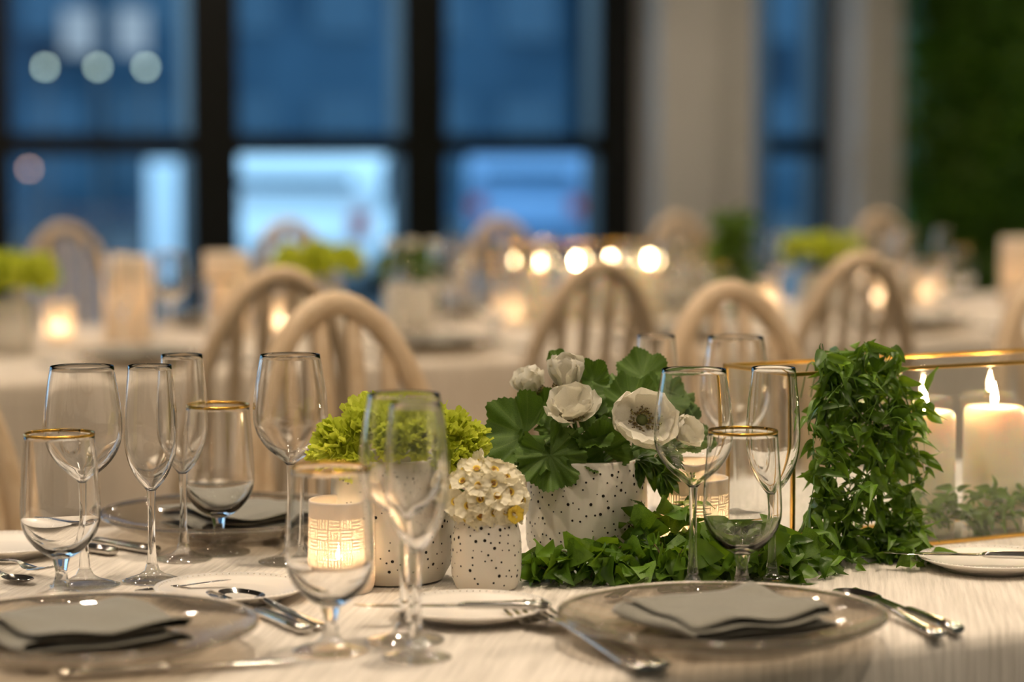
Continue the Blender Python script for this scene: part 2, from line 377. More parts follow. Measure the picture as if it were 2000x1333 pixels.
p = atd(603, 420, 25); car((p.x, p.y, GZ), pi / 2 - TH, 'car_white', 'white van parked outside, seen from behind', 1.0)
p = atd(1100, 420, 33); car((p.x, p.y, GZ), pi / 2 - TH - .25, 'car_blue', 'blue car parked outside to the right of the white van')
p = atd(320, 400, 25)
t = thing('sign_pillar', 'white upright sign pillar standing beside the white van', 'sign', (p.x, p.y, GZ), -TH)
ob('panel', bbox('panel', -.16, .16, -.08, .08, .08, 1.36, 'sign_white', .02), t); ob('base', bbox('base', -.24, .24, -.16, .16, 0, .08, 'lamp_pole', .01), t)
def lamp(px, py, d, r, m, label, group=None, st=1.0):
    p = atd(px, py, d); t = thing('street_lamp', label, 'street lamp', (p.x, p.y, GZ), 0, group)
    z = p.z - GZ
    ob('pole', mesh('pole', *lathe([(0, 0), (.09, 0), (.09, .3), (.035, .4), (.03, z - r), (0, z - r)], 12), 'lamp_pole'), t)
    ob('globe', mesh('globe', *ball(r, 16, 10), m), t, (0, 0, z))
for px in (88, 191, 285): lamp(px, 131, 32, .036, 'lamp_globe', 'pale green-white globe street lamp outside the windows', 'globe street lamps outside')
lamp(57, 330, 32, .03, 'lamp_warm', 'small warm orange lamp outside low in the window')

# ------------------------------------------------------------------ tables and cloths
def banquet(x0, x1, y0, y1, m, tl, cl, seed):
    rr = random.Random(seed)
    t = thing('banquet_table', tl, 'table', ((x0 + x1) / 2, (y0 + y1) / 2, 0)); hx, hy = (x1 - x0) / 2, (y1 - y0) / 2
    ob('tabletop', bbox('tabletop', -hx + .02, hx - .02, -hy + .02, hy - .02, TZ - .03, TZ - .004, 'table_wood'), t)
    lg = bbox('leg', -.03, .03, -.03, .03, 0, TZ - .03, 'table_wood')
    for sx in (-1, 1):
        for sy in (-1, 1): ob('leg', lg, t, (sx * (hx - .12), sy * (hy - .12), 0))
    # cloth: outline walked round the table, drop with soft pleats
    per = []; step = .05
    nx, ny = int((x1 - x0) / step), int((y1 - y0) / step)
    for i in range(nx): per.append((x0 + (x1 - x0) * i / nx, y0, 0, -1))
    for i in range(ny): per.append((x1, y0 + (y1 - y0) * i / ny, 1, 0))
    for i in range(nx): per.append((x1 - (x1 - x0) * i / nx, y1, 0, 1))
    for i in range(ny): per.append((x0, y1 - (y1 - y0) * i / ny, -1, 0))
    rings = [(-.03, 0), (-.012, 0), (-.004, -.002), (.001, -.007), (.004, -.016), (.006, -.05), (.012, -.2), (.02, -.45), (.026, -.742)]
    n = len(per); V, Fc = [], []
    ph = [rr.uniform(0, 6.28) for _ in range(4)]
    for off, dz in rings:
        a = max(0, -dz - .012)
        for k, (x, y, ax, ay) in enumerate(per):
            s = k * step; o = off + min(a, .7) * .085 * (sin(s * 17 + ph[0]) * .5 + sin(s * 29 + ph[1]) * .3 + sin(s * 7 + ph[2]) * .5)
            V.append((x + ax * o, y + ay * o, TZ + dz))
    for r_ in range(len(rings) - 1):
        for k in range(n):
            k2 = (k + 1) % n; Fc.append((r_ * n + k, (r_ + 1) * n + k, (r_ + 1) * n + k2, r_ * n + k2))
    Fc.append(tuple(range(n)))
    o = ob('tablecloth', mesh('tablecloth', V, Fc, m)); tag(o, cl, 'tablecloth'); o.data.polygons[len(Fc) - 1].use_smooth = False
    return o
banquet(-.5, 4.3, 1.715, 2.715, 'cloth', 'long banquet table under the cloth with the gold framed glass box', 'cream crinkled tablecloth under the perforated white vases and glass box', 1)
banquet(.1, 7.4, 4.54, 5.95, 'cloth_table2', 'long second banquet table in the background under its cloth', 'beige tablecloth on the second table in the background', 2)

# ------------------------------------------------------------------ stemware
def offset_in(pr, t):                                    # inner profile of a bowl
    out = []
    for i, (r, z) in enumerate(pr):
        a, b = pr[max(i - 1, 0)], pr[min(i + 1, len(pr) - 1)]
        d = Vector((b[0] - a[0], b[1] - a[1])).normalized(); out.append((r - d.y * t[i], z + d.x * t[i]))
    return out
def glass_parts(bowl, stem, foot, rim_t=.0009, bot_t=.0045):
    sp = [(p.x, p.y) for p in spline([(r, z, 0) for r, z in bowl], 4)]; n = len(sp)
    th = [max(rim_t, bot_t * (1 - i / (n * .55)) + rim_t * (i / (n * .55))) if i < n * .55 else rim_t for i in range(n)]
    inn = [(r, z) for r, z in offset_in(sp, th) if r > .002]
    zb = min(z for r, z in inn[:6]); prof = sp + [((sp[-1][0] + inn[-1][0]) / 2, sp[-1][1] + rim_t * .6)] + inn[::-1] + [(0, inn[0][1] - .0006)]
    st = [(p.x, p.y) for p in spline([(r, z, 0) for r, z in stem], 4)]
    return (mesh('bowl', *lathe(prof, 56), 'glass'), mesh('stem', *lathe(st, 32), 'glass'), mesh('foot', *lathe(foot, 48), 'foot_glass'))
WINE_H, FLUTE_H, GOB_H = .2245, .223, .164
def foot_prof(R_, top):                                  # from under-centre, out, and up to the stem
    r0, z0 = top
    return [(0, .0012), (R_ * .8, .001), (R_ * .97, 0), (R_, .0008), (R_ * .985, .0022), (R_ * .7, .0045), (R_ * .42, .0075), (R_ * .25, .0115), (r0, z0)]
WINE = glass_parts([(.0046, .106), (.0085, .110), (.0165, .1165), (.0265, .1255), (.0345, .137), (.0388, .149), (.0402, .161), (.0390, .180), (.0360, .202), (.0320, .2245)],
                   [(.0058, .018), (.0044, .035), (.0038, .06), (.0038, .085), (.0046, .106)], foot_prof(.036, (.0058, .018)))
FLUTE = glass_parts([(.0048, .094), (.0085, .0985), (.0145, .106), (.0205, .117), (.0252, .131), (.0275, .150), (.0268, .175), (.0247, .200), (.0222, .223)],
                    [(.0058, .018), (.0043, .032), (.0037, .055), (.0038, .078), (.0048, .094)], foot_prof(.031, (.0058, .018)))
GOB = glass_parts([(.0088, .040), (.0150, .0435), (.0240, .0500), (.0325, .0600), (.0378, .0720), (.0395, .0850), (.0388, .105), (.0368, .135), (.0345, .164)],
                  [(.0078, .016), (.0058, .024), (.0064, .031), (.0088, .040)], foot_prof(.0345, (.0078, .016)), .0011, .006)
GRIM = mesh('rim_band', *lathe([(.0348, .1622), (.0349, .1642), (.0343, .1652), (.0334, .1645), (.0335, .1622)], 56), 'gold')
def glass(kind, loc, label, group=None):
    parts, nm, cat = {'wine': (WINE, 'wine_glass', 'wine glass'), 'flute': (FLUTE, 'champagne_flute', 'flute'), 'goblet': (GOB, 'water_goblet', 'goblet')}[kind]
    t = thing(nm, label, cat, loc, U(0, 6), group)
    for k, me in zip(('bowl', 'stem', 'foot'), parts): ob(k, me, t)
    if kind == 'goblet': ob('rim_band', GRIM, t, label='gold rim')
    return t
def by2(px, base, rim, H):                               # mean of base on the table and rim at its height
    a = at(px, base, TZ); b = at(px, rim, TZ + H); c = (a + b) / 2; c.z = TZ + .0005; return c
GL = [('goblet', 118, 1185, 839, 'clear goblet with gold rim beside the wine glass on the left place setting'),
      ('wine', 163, 1143, 718, 'clear wine glass behind the gold-rimmed goblet on the left place setting'),
      ('flute', 295, 1141, 713, 'champagne flute beside the bread knife, right of the left wine glass'),
      ('flute', 357, 1103, 690, 'champagne flute in front of the far charger, behind the nearer flute'),
      ('goblet', 427, 1092, 786, 'gold-rimmed goblet in front of the charger at the far table edge'),
      ('wine', 568, 1103, 693, 'wine glass between the far charger and the lime flowers'),
      ('goblet', 645, 1270, 916, 'gold-rimmed goblet in front of the glowing lattice votive'),
      ('wine', 790, 1252, 772, 'wine glass in front of the lime flowers, close to the small bread plate'),
      ('wine', 1354, 1143, 730, 'wine glass in front of the white anemones'),
      ('goblet', 1450, 1150, 850, 'gold-rimmed goblet standing among vine leaves behind the grey napkin'),
      ('flute', 1509, 1140, 722, 'champagne flute beside the left corner post of the glass box'),
      ('flute', 1281, 1030, 651, 'champagne flute behind the anemones and geranium leaves'),
      ('wine', 1436, 1030, 658, 'wine glass at the far side behind the glass box corner')]
POS = {}
for k, px, b, r_, lb in GL:
    c = by2(px, b, r_, {'wine': WINE_H, 'flute': FLUTE_H, 'goblet': GOB_H}[k]); POS[px] = c
    glass(k, c, lb)
c = at(814, 1287, TZ); glass('flute', Vector((c.x, c.y, TZ + .0005)), 'champagne flute close in front of the wine glass before the lime flowers')

# ------------------------------------------------------------------ plates, napkins, cutlery
CH = mesh('charger', *lathe([(0, .006), (.075, .006), (.080, .0), (.086, .0), (.092, .006), (.112, .0105), (.134, .0185), (.1455, .0255), (.1472, .0272), (.1460, .0288), (.1446, .0280), (.132, .0220), (.110, .0142), (.092, .0110), (.082, .0104), (0, .0104)], 72), 'charger_glass')
CHE = mesh('edge', *lathe([(.1462 + .0026 * cos(2 * pi * k / 10), .0280 + .0026 * sin(2 * pi * k / 10)) for k in range(11)], 72), 'glass')
BP = mesh('plate', *lathe([(0, .003), (.044, .003), (.046, 0), (.05, 0), (.053, .004), (.066, .008), (.0755, .0125), (.0765, .0134), (.0755, .0142), (.065, .0108), (.052, .0072), (.048, .0064), (0, .0062)], 56), 'porcelain')
def beads(n, r, z, s):
    return join(*[ball(s, 6, 4, 1, (r * cos(2 * pi * k / n), r * sin(2 * pi * k / n), z)) for k in range(n)])
BPB = mesh('bead_border', *beads(70, .0715, .0132, .0010), 'porcelain')
def charger(loc, label, group=None):
    t = thing('charger_plate', label, 'charger', loc, U(0, 6), group)
    ob('plate', CH, t); ob('edge', CHE, t, label='thick clear glass edge'); return t
def bread(loc, label, group=None):
    t = thing('bread_plate', label, 'plate', loc, U(0, 6), group)
    ob('plate', BP, t); ob('bead_border', BPB, t, kind='stuff'); return t
def napkin_mesh(seed, sx=.145, sy=.135):                 # a zig-zag folded sheet, extruded, uneven at its edges
    rr = random.Random(seed); lay = 4; pts = []
    for k in range(lay):
        z = .002 + k * .0058; a, b = (-1, 1) if k % 2 == 0 else (1, -1)
        for j in range(7):
            u = a + (b - a) * j / 6; pts.append((u * sx / 2 * (.93 if abs(u) < 1 else .97), z + .0028 * (1 - u * u) * .3 + (.0035 * rr.random() if j in (0, 6) else 0)))
        if k < lay - 1: pts.append((b * (sx / 2 + .002), z + .0025))
    pr = spline([(x, z, 0) for x, z in pts], 2); n = len(pr); ny = 15
    ph = [rr.uniform(0, 6) for _ in range(6)]
    def fn(i, j):
        p = pr[min(int(i * (n - 1) + .5), n - 1)]; y = (j - .5) * sy; k = p.y / .024
        e = abs(p.x) / (sx / 2)
        z = p.y + (.003 * k * (.35 + .65 * e) * sin(p.x * 38 + y * 21 + ph[0]) ** 2 + .003 * k * sin(y * 60 + ph[1]) * e) + .003 * k * (1 - j) * sin(p.x * 70 + ph[2])
        return (p.x + .004 * sin(y * 25 + ph[3] + p.y * 300), y * (1 + .05 * sin(p.y * 420 + ph[4])), max(z, .0012))
    me = mesh('napkin', *grid(fn, n, ny), 'napkin'); return me
NAPS = [napkin_mesh(s) for s in (1, 2, 3)]
def napkin(loc, rz, k, label, group=None):
    o = ob('folded_napkin', NAPS[k], None, loc, (0, 0, rz)); tag(o, label, 'napkin', group)
    md = o.modifiers.new('solid', 'SOLIDIFY'); md.thickness = .0011; md.offset = 0; return o
HND = [(0, 0, .0045, .006, .0022), (.004, 0, .0045, .0098, .0030), (.02, 0, .0048, .0098, .0030), (.05, 0, .0065, .0072, .0028), (.09, 0, .0095, .0048, .0026), (.12, 0, .0115, .0036, .0026), (.135, 0, .0105, .0042, .0022), (.142, 0, .0088, .0065, .0016)]
HANDLE = mesh('handle', *sweepx(HND, 12), 'steel')
def fork_head():
    pr = [sweepx([(.140, 0, .009, .0055, .0016), (.150, 0, .0065, .0105, .0011), (.158, 0, .0048, .0122, .0009), (.166, 0, .0042, .0122, .0009)], 10)]
    for k in range(4):
        y = (k - 1.5) * .0066; pr.append(sweepx([(.164, y, .0042, .0024, .0009), (.185, y, .0052, .0019, .0010), (.200, y, .0085, .0015, .0009), (.208, y, .0115, .0008, .0006)], 8))
    return mesh('head', *join(*pr), 'steel')
FHEAD = fork_head()
def spoon_bowl():
    def fn(i, j):
        a = j * 2 * pi; r = i; x = .172 + .033 * r * cos(a); y = .0205 * r * sin(a) * (1 - .12 * cos(a))
        return (x, y, .0022 + .0075 * r * r)
    return mesh('spoon_bowl', *grid(fn, 6, 25), 'steel')
SBOWL = spoon_bowl()
KH = mesh('handle', *sweepx([(0, 0, .006, .005, .003), (.004, 0, .006, .0088, .0052), (.03, 0, .006, .0092, .0056), (.075, 0, .006, .0068, .0048), (.1, 0, .006, .0066, .0046), (.105, 0, .006, .0075, .0040), (.11, 0, .006, .006, .003)], 12), 'steel')
def blade():
    st = [(.108, 0, .006, .0055, .0016), (.118, .002, .006, .0085, .0012), (.16, .0025, .006, .0095, .0010), (.20, .002, .006, .0092, .0009), (.222, -.0005, .006, .0070, .0008), (.233, -.004, .006, .0034, .0006), (.236, -.0062, .006, .0008, .0004)]
    return mesh('blade', *sweepx(st, 10), 'steel')
KB = blade()
def cutlery(kind, loc, rz, label, group=None, s=1.0, pitch=0):
    nm = {'fork': 'dinner_fork', 'spoon': 'table_spoon', 'knife': 'table_knife'}[kind]
    t = thing(nm, label, kind, loc, 0, group, (0, pitch, rz), s)
    if kind == 'knife': ob('handle', KH, t); ob('blade', KB, t)
    else:
        ob('handle', HANDLE, t)
        if kind == 'fork': ob('head', FHEAD, t)
        else: ob('bowl', SBOWL, t)
    return t
def cut_px(kind, a, b, label, z=TZ, zb=None, **kw):      # handle end at pixel a, tip toward pixel b
    A, B_ = at(*a, z), at(*b, zb if zb else z); d = B_ - A; ln = d.length; s = kw.pop('s', None) or ln / (.236 if kind == 'knife' else .207)
    return cutlery(kind, A, atan2(d.y, d.x), label, s=s, pitch=-math.asin(max(-1, min(1, d.z / ln))), **kw)
# near-left setting
C1 = at(175, 1224, TZ + .026); C1.z = TZ + .0005; charger(C1, 'clear glass charger under the grey napkin on the left place setting')
napkin((C1.x - .005, C1.y + .01, TZ + .0115), .05, 0, 'grey linen napkin folded on the left glass charger')
C2 = at(1410, 1202, TZ + .026); C2.z = TZ + .0005; charger(C2, 'clear glass charger under the grey napkin by the vine leaves')
napkin((C2.x + .008, C2.y + .008, TZ + .0115), -.02, 1, 'grey linen napkin folded on the charger by the vine leaves')
C3 = at(447, 1004, TZ + .026); C3.z = TZ + .0005; charger(C3, 'clear glass charger at the far table edge behind the flute')
napkin((C3.x + .012, C3.y - .01, TZ + .0115), .04, 2, 'grey linen napkin folded on the far charger')
bread(at(452, 1171, TZ), 'small white bread plate between the left flute and the goblet by the votive')
bread(at(920, 1208, TZ), 'small white bread plate with a knife on it in front of the narcissus vase')
bread(at(1935, 1112, TZ), 'small white bread plate in front of the glass box')
bread(at(8, 1083, TZ), 'small white bread plate at the far left near two forks')
cut_px('knife', (262, 1162), (452, 1137), 'butter knife resting beside the left bread plate', z=TZ + .003, zb=TZ + .012)
cut_px('knife', (1075, 1192), (690, 1193), 'butter knife laid across the bread plate in front of the narcissus vase', z=TZ + .015)
cut_px('knife', (2090, 1096), (1725, 1089), 'butter knife laid across the bread plate in front of the glass box', z=TZ + .014)
cut_px('knife', (600, 1243), (400, 1165), 'table knife on the right side of the left charger', z=TZ)
cut_px('spoon', (630, 1235), (440, 1168), 'spoon on the right side of the left charger', z=TZ)
cut_px('knife', (112, 1330), (585, 1300), 'silver knife lying in front of the left charger', z=TZ)
cut_px('fork', (1262, 1318), (1000, 1206), 'dinner fork beside the right glass charger, outer of two', z=TZ)
cut_px('fork', (1292, 1316), (1034, 1204), 'dinner fork beside the right glass charger, inner of two', z=TZ)
cut_px('knife', (1873, 1243), (1660, 1160), 'table knife on the right side of the charger by the vine', z=TZ)
cut_px('spoon', (1835, 1250), (1640, 1168), 'spoon on the right side of the charger by the vine', z=TZ)
cut_px('knife', (308, 1086), (48, 1043), 'table knife beside the far charger, nearer the goblet', z=TZ)
cut_px('knife', (225, 1088), (-40, 1046), 'table knife beside the far charger, farther from the flute', z=TZ)
cut_px('fork', (640, 1112), (497, 1050), 'dinner fork between the far charger and the lattice votive', z=TZ)
cut_px('fork', (-80, 1100), (106, 1122), 'dinner fork with tines pointing at the gold-rimmed goblet', z=TZ, zb=TZ + .006)
cut_px('spoon', (-90, 1115), (62, 1146), 'spoon lying beside the fork at the left bread plate', z=TZ)
cut_px('fork', (1190, 1176), (1312, 1128), 'dessert fork with tines against the vine leaves behind the charger', z=TZ + .002)

# ------------------------------------------------------------------ vases and votives
def vase_prof(r0, rm, rt, h, t=.003):
    out = [(0, 0), (r0 * .86, 0), (r0 * .97, h * .015), (r0 * 1.03, h * .06), (rm * .985, h * .2), (rm, h * .45), (rm * .985, h * .7), ((rm + rt) / 2, h * .88), (rt, h)]
    sp = out[:2] + [(p.x, p.y) for p in spline([(a, b, 0) for a, b in out[2:]], 4)]
    inn = [(r_ - t, z) for r_, z in sp[:1:-1] if z > h * .1]
    return sp, sp + [(rt - t / 2, h + .0012)] + inn + [(0, h * .1)]
def vase(loc, r0, rm, rt, h, label, nh, seed, group=None):
    rr = random.Random(seed); t = thing('perforated_vase', label, 'vase', loc, 0, group)
    outer, full = vase_prof(r0, rm, rt, h); ob('body', mesh('body', *lathe(full, 56), 'vase_white'), t)
    def rad(z):
        for (ra, za), (rb, zb) in zip(outer[1:], outer[2:]):
            if za <= z <= zb: return ra + (rb - ra) * (z - za) / max(zb - za, 1e-6)
        return rt
    V, Fc, pts = [], [], []
    while len(pts) < nh:
        a, z = rr.uniform(0, 2 * pi), rr.uniform(h * .1, h * .93)
        if any(abs((a - q[0] + pi) % (2 * pi) - pi) * rm < .0052 and abs(z - q[1]) < .0052 for q in pts): continue
        pts.append((a, z))
    for a, z in pts:
        s = rr.choice((.0007, .0009, .0010, .0011, .0012, .0017)); n = len(V)
        r_ = rad(z) + .00025; sl = (rad(min(z + .004, h)) - rad(max(z - .004, 0))) / .008
        for k in range(10):
            q = 2 * pi * k / 10; dz = s * sin(q); rr_ = r_ + sl * dz; da = s * cos(q) / r_; V.append((rr_ * cos(a + da), rr_ * sin(a + da), z + dz))
        Fc.append(tuple(range(n, n + 10)))
    ob('perforation', mesh('perforation', V, Fc, 'hole', False), t, kind='stuff', label='small dark holes pierced in the wall')
    return t
VB = at(1146, 1102, TZ); VB.z = TZ + .0005
vase(VB, .056, .0655, .060, .115, 'large white perforated vase holding anemones and geranium leaves', 330, 3)
VL = at(767, 1132, TZ); VL.z = TZ + .0005
vase(VL, .054, .0645, .060, .128, 'large white perforated vase holding the lime green flowers', 300, 4)
VS = at(950, 1150, TZ); VS.z = TZ + .0005
vase(VS, .031, .0357, .029, .074, 'small white perforated vase holding the narcissus', 150, 5)

def votive_shell(r, h):
    V, Fc, idx = [], [], []
    def quad(a0, a1, z0, z1, rr_, mi):
        n = len(V); k = 2
        for j in range(k + 1):
            a = a0 + (a1 - a0) * j / k
            for z in (z0, z1):
                q = rr_ * prof(z / h); V.append((q * cos(a), q * sin(a), z))
        for j in range(k): Fc.append((n + 2 * j, n + 2 * j + 2, n + 2 * j + 3, n + 2 * j + 1)); idx.append(mi)
    prof = lambda t: .90 + .1 * min(1, t / .12) ** .5 if t < .12 else 1 - .02 * max(0, t - .5)
    NC, NR = 16, 6; zl, zh = h * .16, h * .84; cw, chh = 2 * pi / NC, (zh - zl) / NR
    e = .14
    for c in range(NC):
        for r_ in range(NR):
            a0, z0 = c * cw, zl + r_ * chh
            vert = (c + r_) % 2 == 0; ns = 4 if vert else 3
            if vert:
                quad(a0, a0 + cw, z0, z0 + chh * .06, r, 0); quad(a0, a0 + cw, z0 + chh * .94, z0 + chh, r, 0)
                st = cw / ns
                for k in range(ns):
                    quad(a0 + k * st, a0 + k * st + st * .26, z0 + chh * .06, z0 + chh * .94, r, 0); quad(a0 + k * st + st * .26, a0 + k * st + st * .74, z0 + chh * .06, z0 + chh * .94, r - .0006, 1); quad(a0 + k * st + st * .74, a0 + (k + 1) * st, z0 + chh * .06, z0 + chh * .94, r, 0)
            else:
                quad(a0, a0 + cw * .07, z0, z0 + chh, r, 0); quad(a0 + cw * .93, a0 + cw, z0, z0 + chh, r, 0)
                st = chh / ns
                for k in range(ns):
                    quad(a0 + cw * .07, a0 + cw * .93, z0 + k * st, z0 + k * st + st * .26, r, 0); quad(a0 + cw * .07, a0 + cw * .93, z0 + k * st + st * .26, z0 + k * st + st * .74, r - .0006, 1); quad(a0 + cw * .07, a0 + cw * .93, z0 + k * st + st * .74, z0 + (k + 1) * st, r, 0)
    for z0, z1 in ((0, h * .05), (h * .05, h * .12), (h * .12, zl), (zh, h * .92), (h * .92, h)):
        for c in range(NC * 2): quad(c * pi / NC, (c + 1) * pi / NC, z0, z1, r, 0)
    return mesh('lattice_wall', V, Fc, ['votive_wall', 'votive_thin'], True, idx)
VR, VH = .0355, .092
VSHELL = votive_shell(VR, VH)
VRIM = mesh('rim', *lathe([(VR * .99, VH - .002), (VR * .99, VH + .0008), (VR * .955, VH + .0012), (VR * .93, VH - .0005), (VR * .93, VH - .004)], 48), 'votive_wall')
VFLOOR = mesh('base', *lathe([(0, .001), (VR * .90, .001), (VR * .9, .004), (0, .004)], 40), 'votive_wall')
TEA = mesh('tealight', *lathe([(0, .004), (.019, .004), (.019, .02), (.017, .0195), (0, .0192)], 28), 'tealight_wax')
WICK = mesh('wick', *tube([(0, 0, 0), (.0004, 0, .004), (.001, 0, .008)], .0007, 6), 'wick')
TFLM = mesh('flame', *lathe([(0, 0), (.0022, .0015), (.0037, .006), (.0038, .0095), (.0028, .0155), (.0014, .0215), (0, .027)], 16), 'tea_flame')
FLM = mesh('flame', *lathe([(0, 0), (.0022, .0015), (.0037, .006), (.0038, .0095), (.0028, .0155), (.0014, .0215), (0, .027)], 16), 'flame')
def votive(loc, label, e=.32, group=None):
    t = thing('votive_holder', label, 'candle holder', loc, U(0, 1), group)
    ob('lattice_wall', VSHELL, t); ob('rim', VRIM, t); ob('base', VFLOOR, t)
    c = thing('tealight_candle', 'lit tealight burning in the ' + ' '.join(label.replace('glowing ', '').split()[:10]), 'candle', (loc[0], loc[1], loc[2] + .004), 0, group and group + ' candles')
    ob('wax', TEA, c, (0, 0, -.004)); ob('wick', WICK, c, (0, 0, .015)); ob('flame', TFLM, c, (0, 0, .018))
    return t
p = at(664, 1155, TZ); V1 = Vector((p.x, p.y, TZ + .0005)); votive(V1, 'glowing lattice votive holder behind the near goblet')
p = at(1355, 1100, TZ); V2 = Vector((p.x, p.y, TZ + .0005)); votive(V2, 'glowing lattice votive holder beside the anemone vase')

# ------------------------------------------------------------------ glass box with pillar candles
def glass_box(x0, x1, y0, y1, h, label, group=None):
    t = thing('glass_box', label, 'glass box', (x0, y0, TZ + .0005), 0, group); lx, ly, g = x1 - x0, y1 - y0, .0045
    bars = [((0, 0, 0), (lx, 0, 0)), ((0, ly, 0), (lx, ly, 0)), ((0, 0, h), (lx, 0, h)), ((0, ly, h), (lx, ly, h)), ((0, 0, 0), (0, ly, 0)), ((lx, 0, 0), (lx, ly, 0)),
            ((0, 0, h), (0, ly, h)), ((lx, 0, h), (lx, ly, h)), ((0, 0, 0), (0, 0, h)), ((lx, 0, 0), (lx, 0, h)), ((0, ly, 0), (0, ly, h)), ((lx, ly, 0), (lx, ly, h))]
    for a, b in bars:
        lo = [min(a[k], b[k]) - g / 2 for k in range(3)]; hi = [max(a[k], b[k]) + g / 2 for k in range(3)]
        ob('frame_bar', bbox('frame_bar', lo[0], hi[0], lo[1], hi[1], lo[2] + g / 2, hi[2] + g / 2, 'brass', .0008), t)
    for q in ([(0, 0, 0), (lx, 0, 0), (lx, 0, h), (0, 0, h)], [(0, ly, 0), (lx, ly, 0), (lx, ly, h), (0, ly, h)], [(0, 0, 0), (0, ly, 0), (0, ly, h), (0, 0, h)], [(lx, 0, 0), (lx, ly, 0), (lx, ly, h), (lx, 0, h)]):
        ob('pane', mesh('pane', [(a, b, c + .002) for a, b, c in q], [(0, 1, 2, 3)], 'pane', False), t)
    ob('floor_pane', mesh('floor_pane', [(0, 0, .002), (lx, 0, .002), (lx, ly, .002), (0, ly, .002)], [(0, 1, 2, 3)], 'pane', False), t)
    return t
BX0, BY0, BY1, BH = 1.527, 2.127, 2.258, .199
glass_box(BX0, BX0 + .74, BY0, BY1, BH, 'gold-framed clear glass box draped with a green vine')
PW = mesh('wax', *lathe([(0, 0), (.034, 0), (.0355, .002), (.0358, .05), (.0355, .132), (.0345, .1375), (.032, .1405), (.028, .1400), (.018, .1375), (.006, .137), (0, .137)], 48), 'wax')
def pillar(loc, label, e=.5, group=None):
    t = thing('pillar_candle', label, 'candle', loc, U(0, 6), group)
    ob('wax', PW, t); ob('wick', WICK, t, (0, 0, .1365)); ob('flame', FLM, t, (0, 0, .141), None, (1, 1, 1.05))
    return t
CYY = 2.192
for px, lb in ((1806, 'ivory pillar candle in the glass box, next to the draped vine'), (1942, 'ivory pillar candle in the glass box, second from the vine'), (2075, 'ivory pillar candle in the glass box, third from the vine')):
    p = onY(px, 805, CYY); pillar((p.x, CYY, TZ + .004), lb)

# ------------------------------------------------------------------ leaves
def leaf_mesh(name, ln, wd, curl, fold, twist, m, shape='lance', nu=7, nv=5):
    def fn(i, j):
        s = i; wv = (sin(pi * min(1, s ** .75)) ** .85) if shape == 'lance' else (sin(pi * s ** .55) ** .7 * (1.25 - .45 * s))
        q = (j - .5) * 2; y = q * wd / 2 * max(wv, .02)
        x = ln * (s - .06 * curl * s * s); z = abs(q) * fold * wd * wv - curl * ln * s * s * .5 + .05 * wd * sin(s * 9 + q * 2)
        tw = twist * s; return (x, y * cos(tw) - z * sin(tw) * .3, z + y * sin(tw))
    return mesh(name, *grid(fn, nu, nv), m)
VINE = [leaf_mesh('leaf', 1, .42, .9, .22, .5, 'vine_leaf'), leaf_mesh('leaf', 1, .36, 1.3, .3, -.7, 'vine_leaf'), leaf_mesh('leaf', 1, .46, .5, .15, .9, 'vine_leaf_dark'), leaf_mesh('leaf', 1, .5, .3, .25, -.3, 'vine_leaf'), leaf_mesh('leaf', 1, .32, 1.6, .3, 1.2, 'vine_leaf_dark'), leaf_mesh('leaf', 1, .30, 2.0, .35, 1.6, 'ivy_leaf'), leaf_mesh('leaf', 1, .40, 1.1, .3, -1.2, 'ivy_leaf')]
IVY = [leaf_mesh('leaf', 1, .82, .4, .14, .3, 'ivy_leaf', 'ovate'), leaf_mesh('leaf', 1, .7, .8, .2, -.4, 'ivy_leaf', 'ovate'), leaf_mesh('leaf', 1, .92, .25, .1, .2, 'vine_leaf', 'ovate'), leaf_mesh('leaf', 1, .6, 1.0, .25, .6, 'vine_leaf_dark', 'ovate')]
def leaf_rot(rs, d, droop=.5):
    d = (Vector(d) + Vector((rs.gauss(0, .6), rs.gauss(0, .6), rs.gauss(0, .6) - droop))).normalized()
    return (d.to_track_quat('X', 'Z').to_matrix() @ Matrix.Rotation(rs.uniform(-1.9, 1.9), 3, 'X')).to_euler()
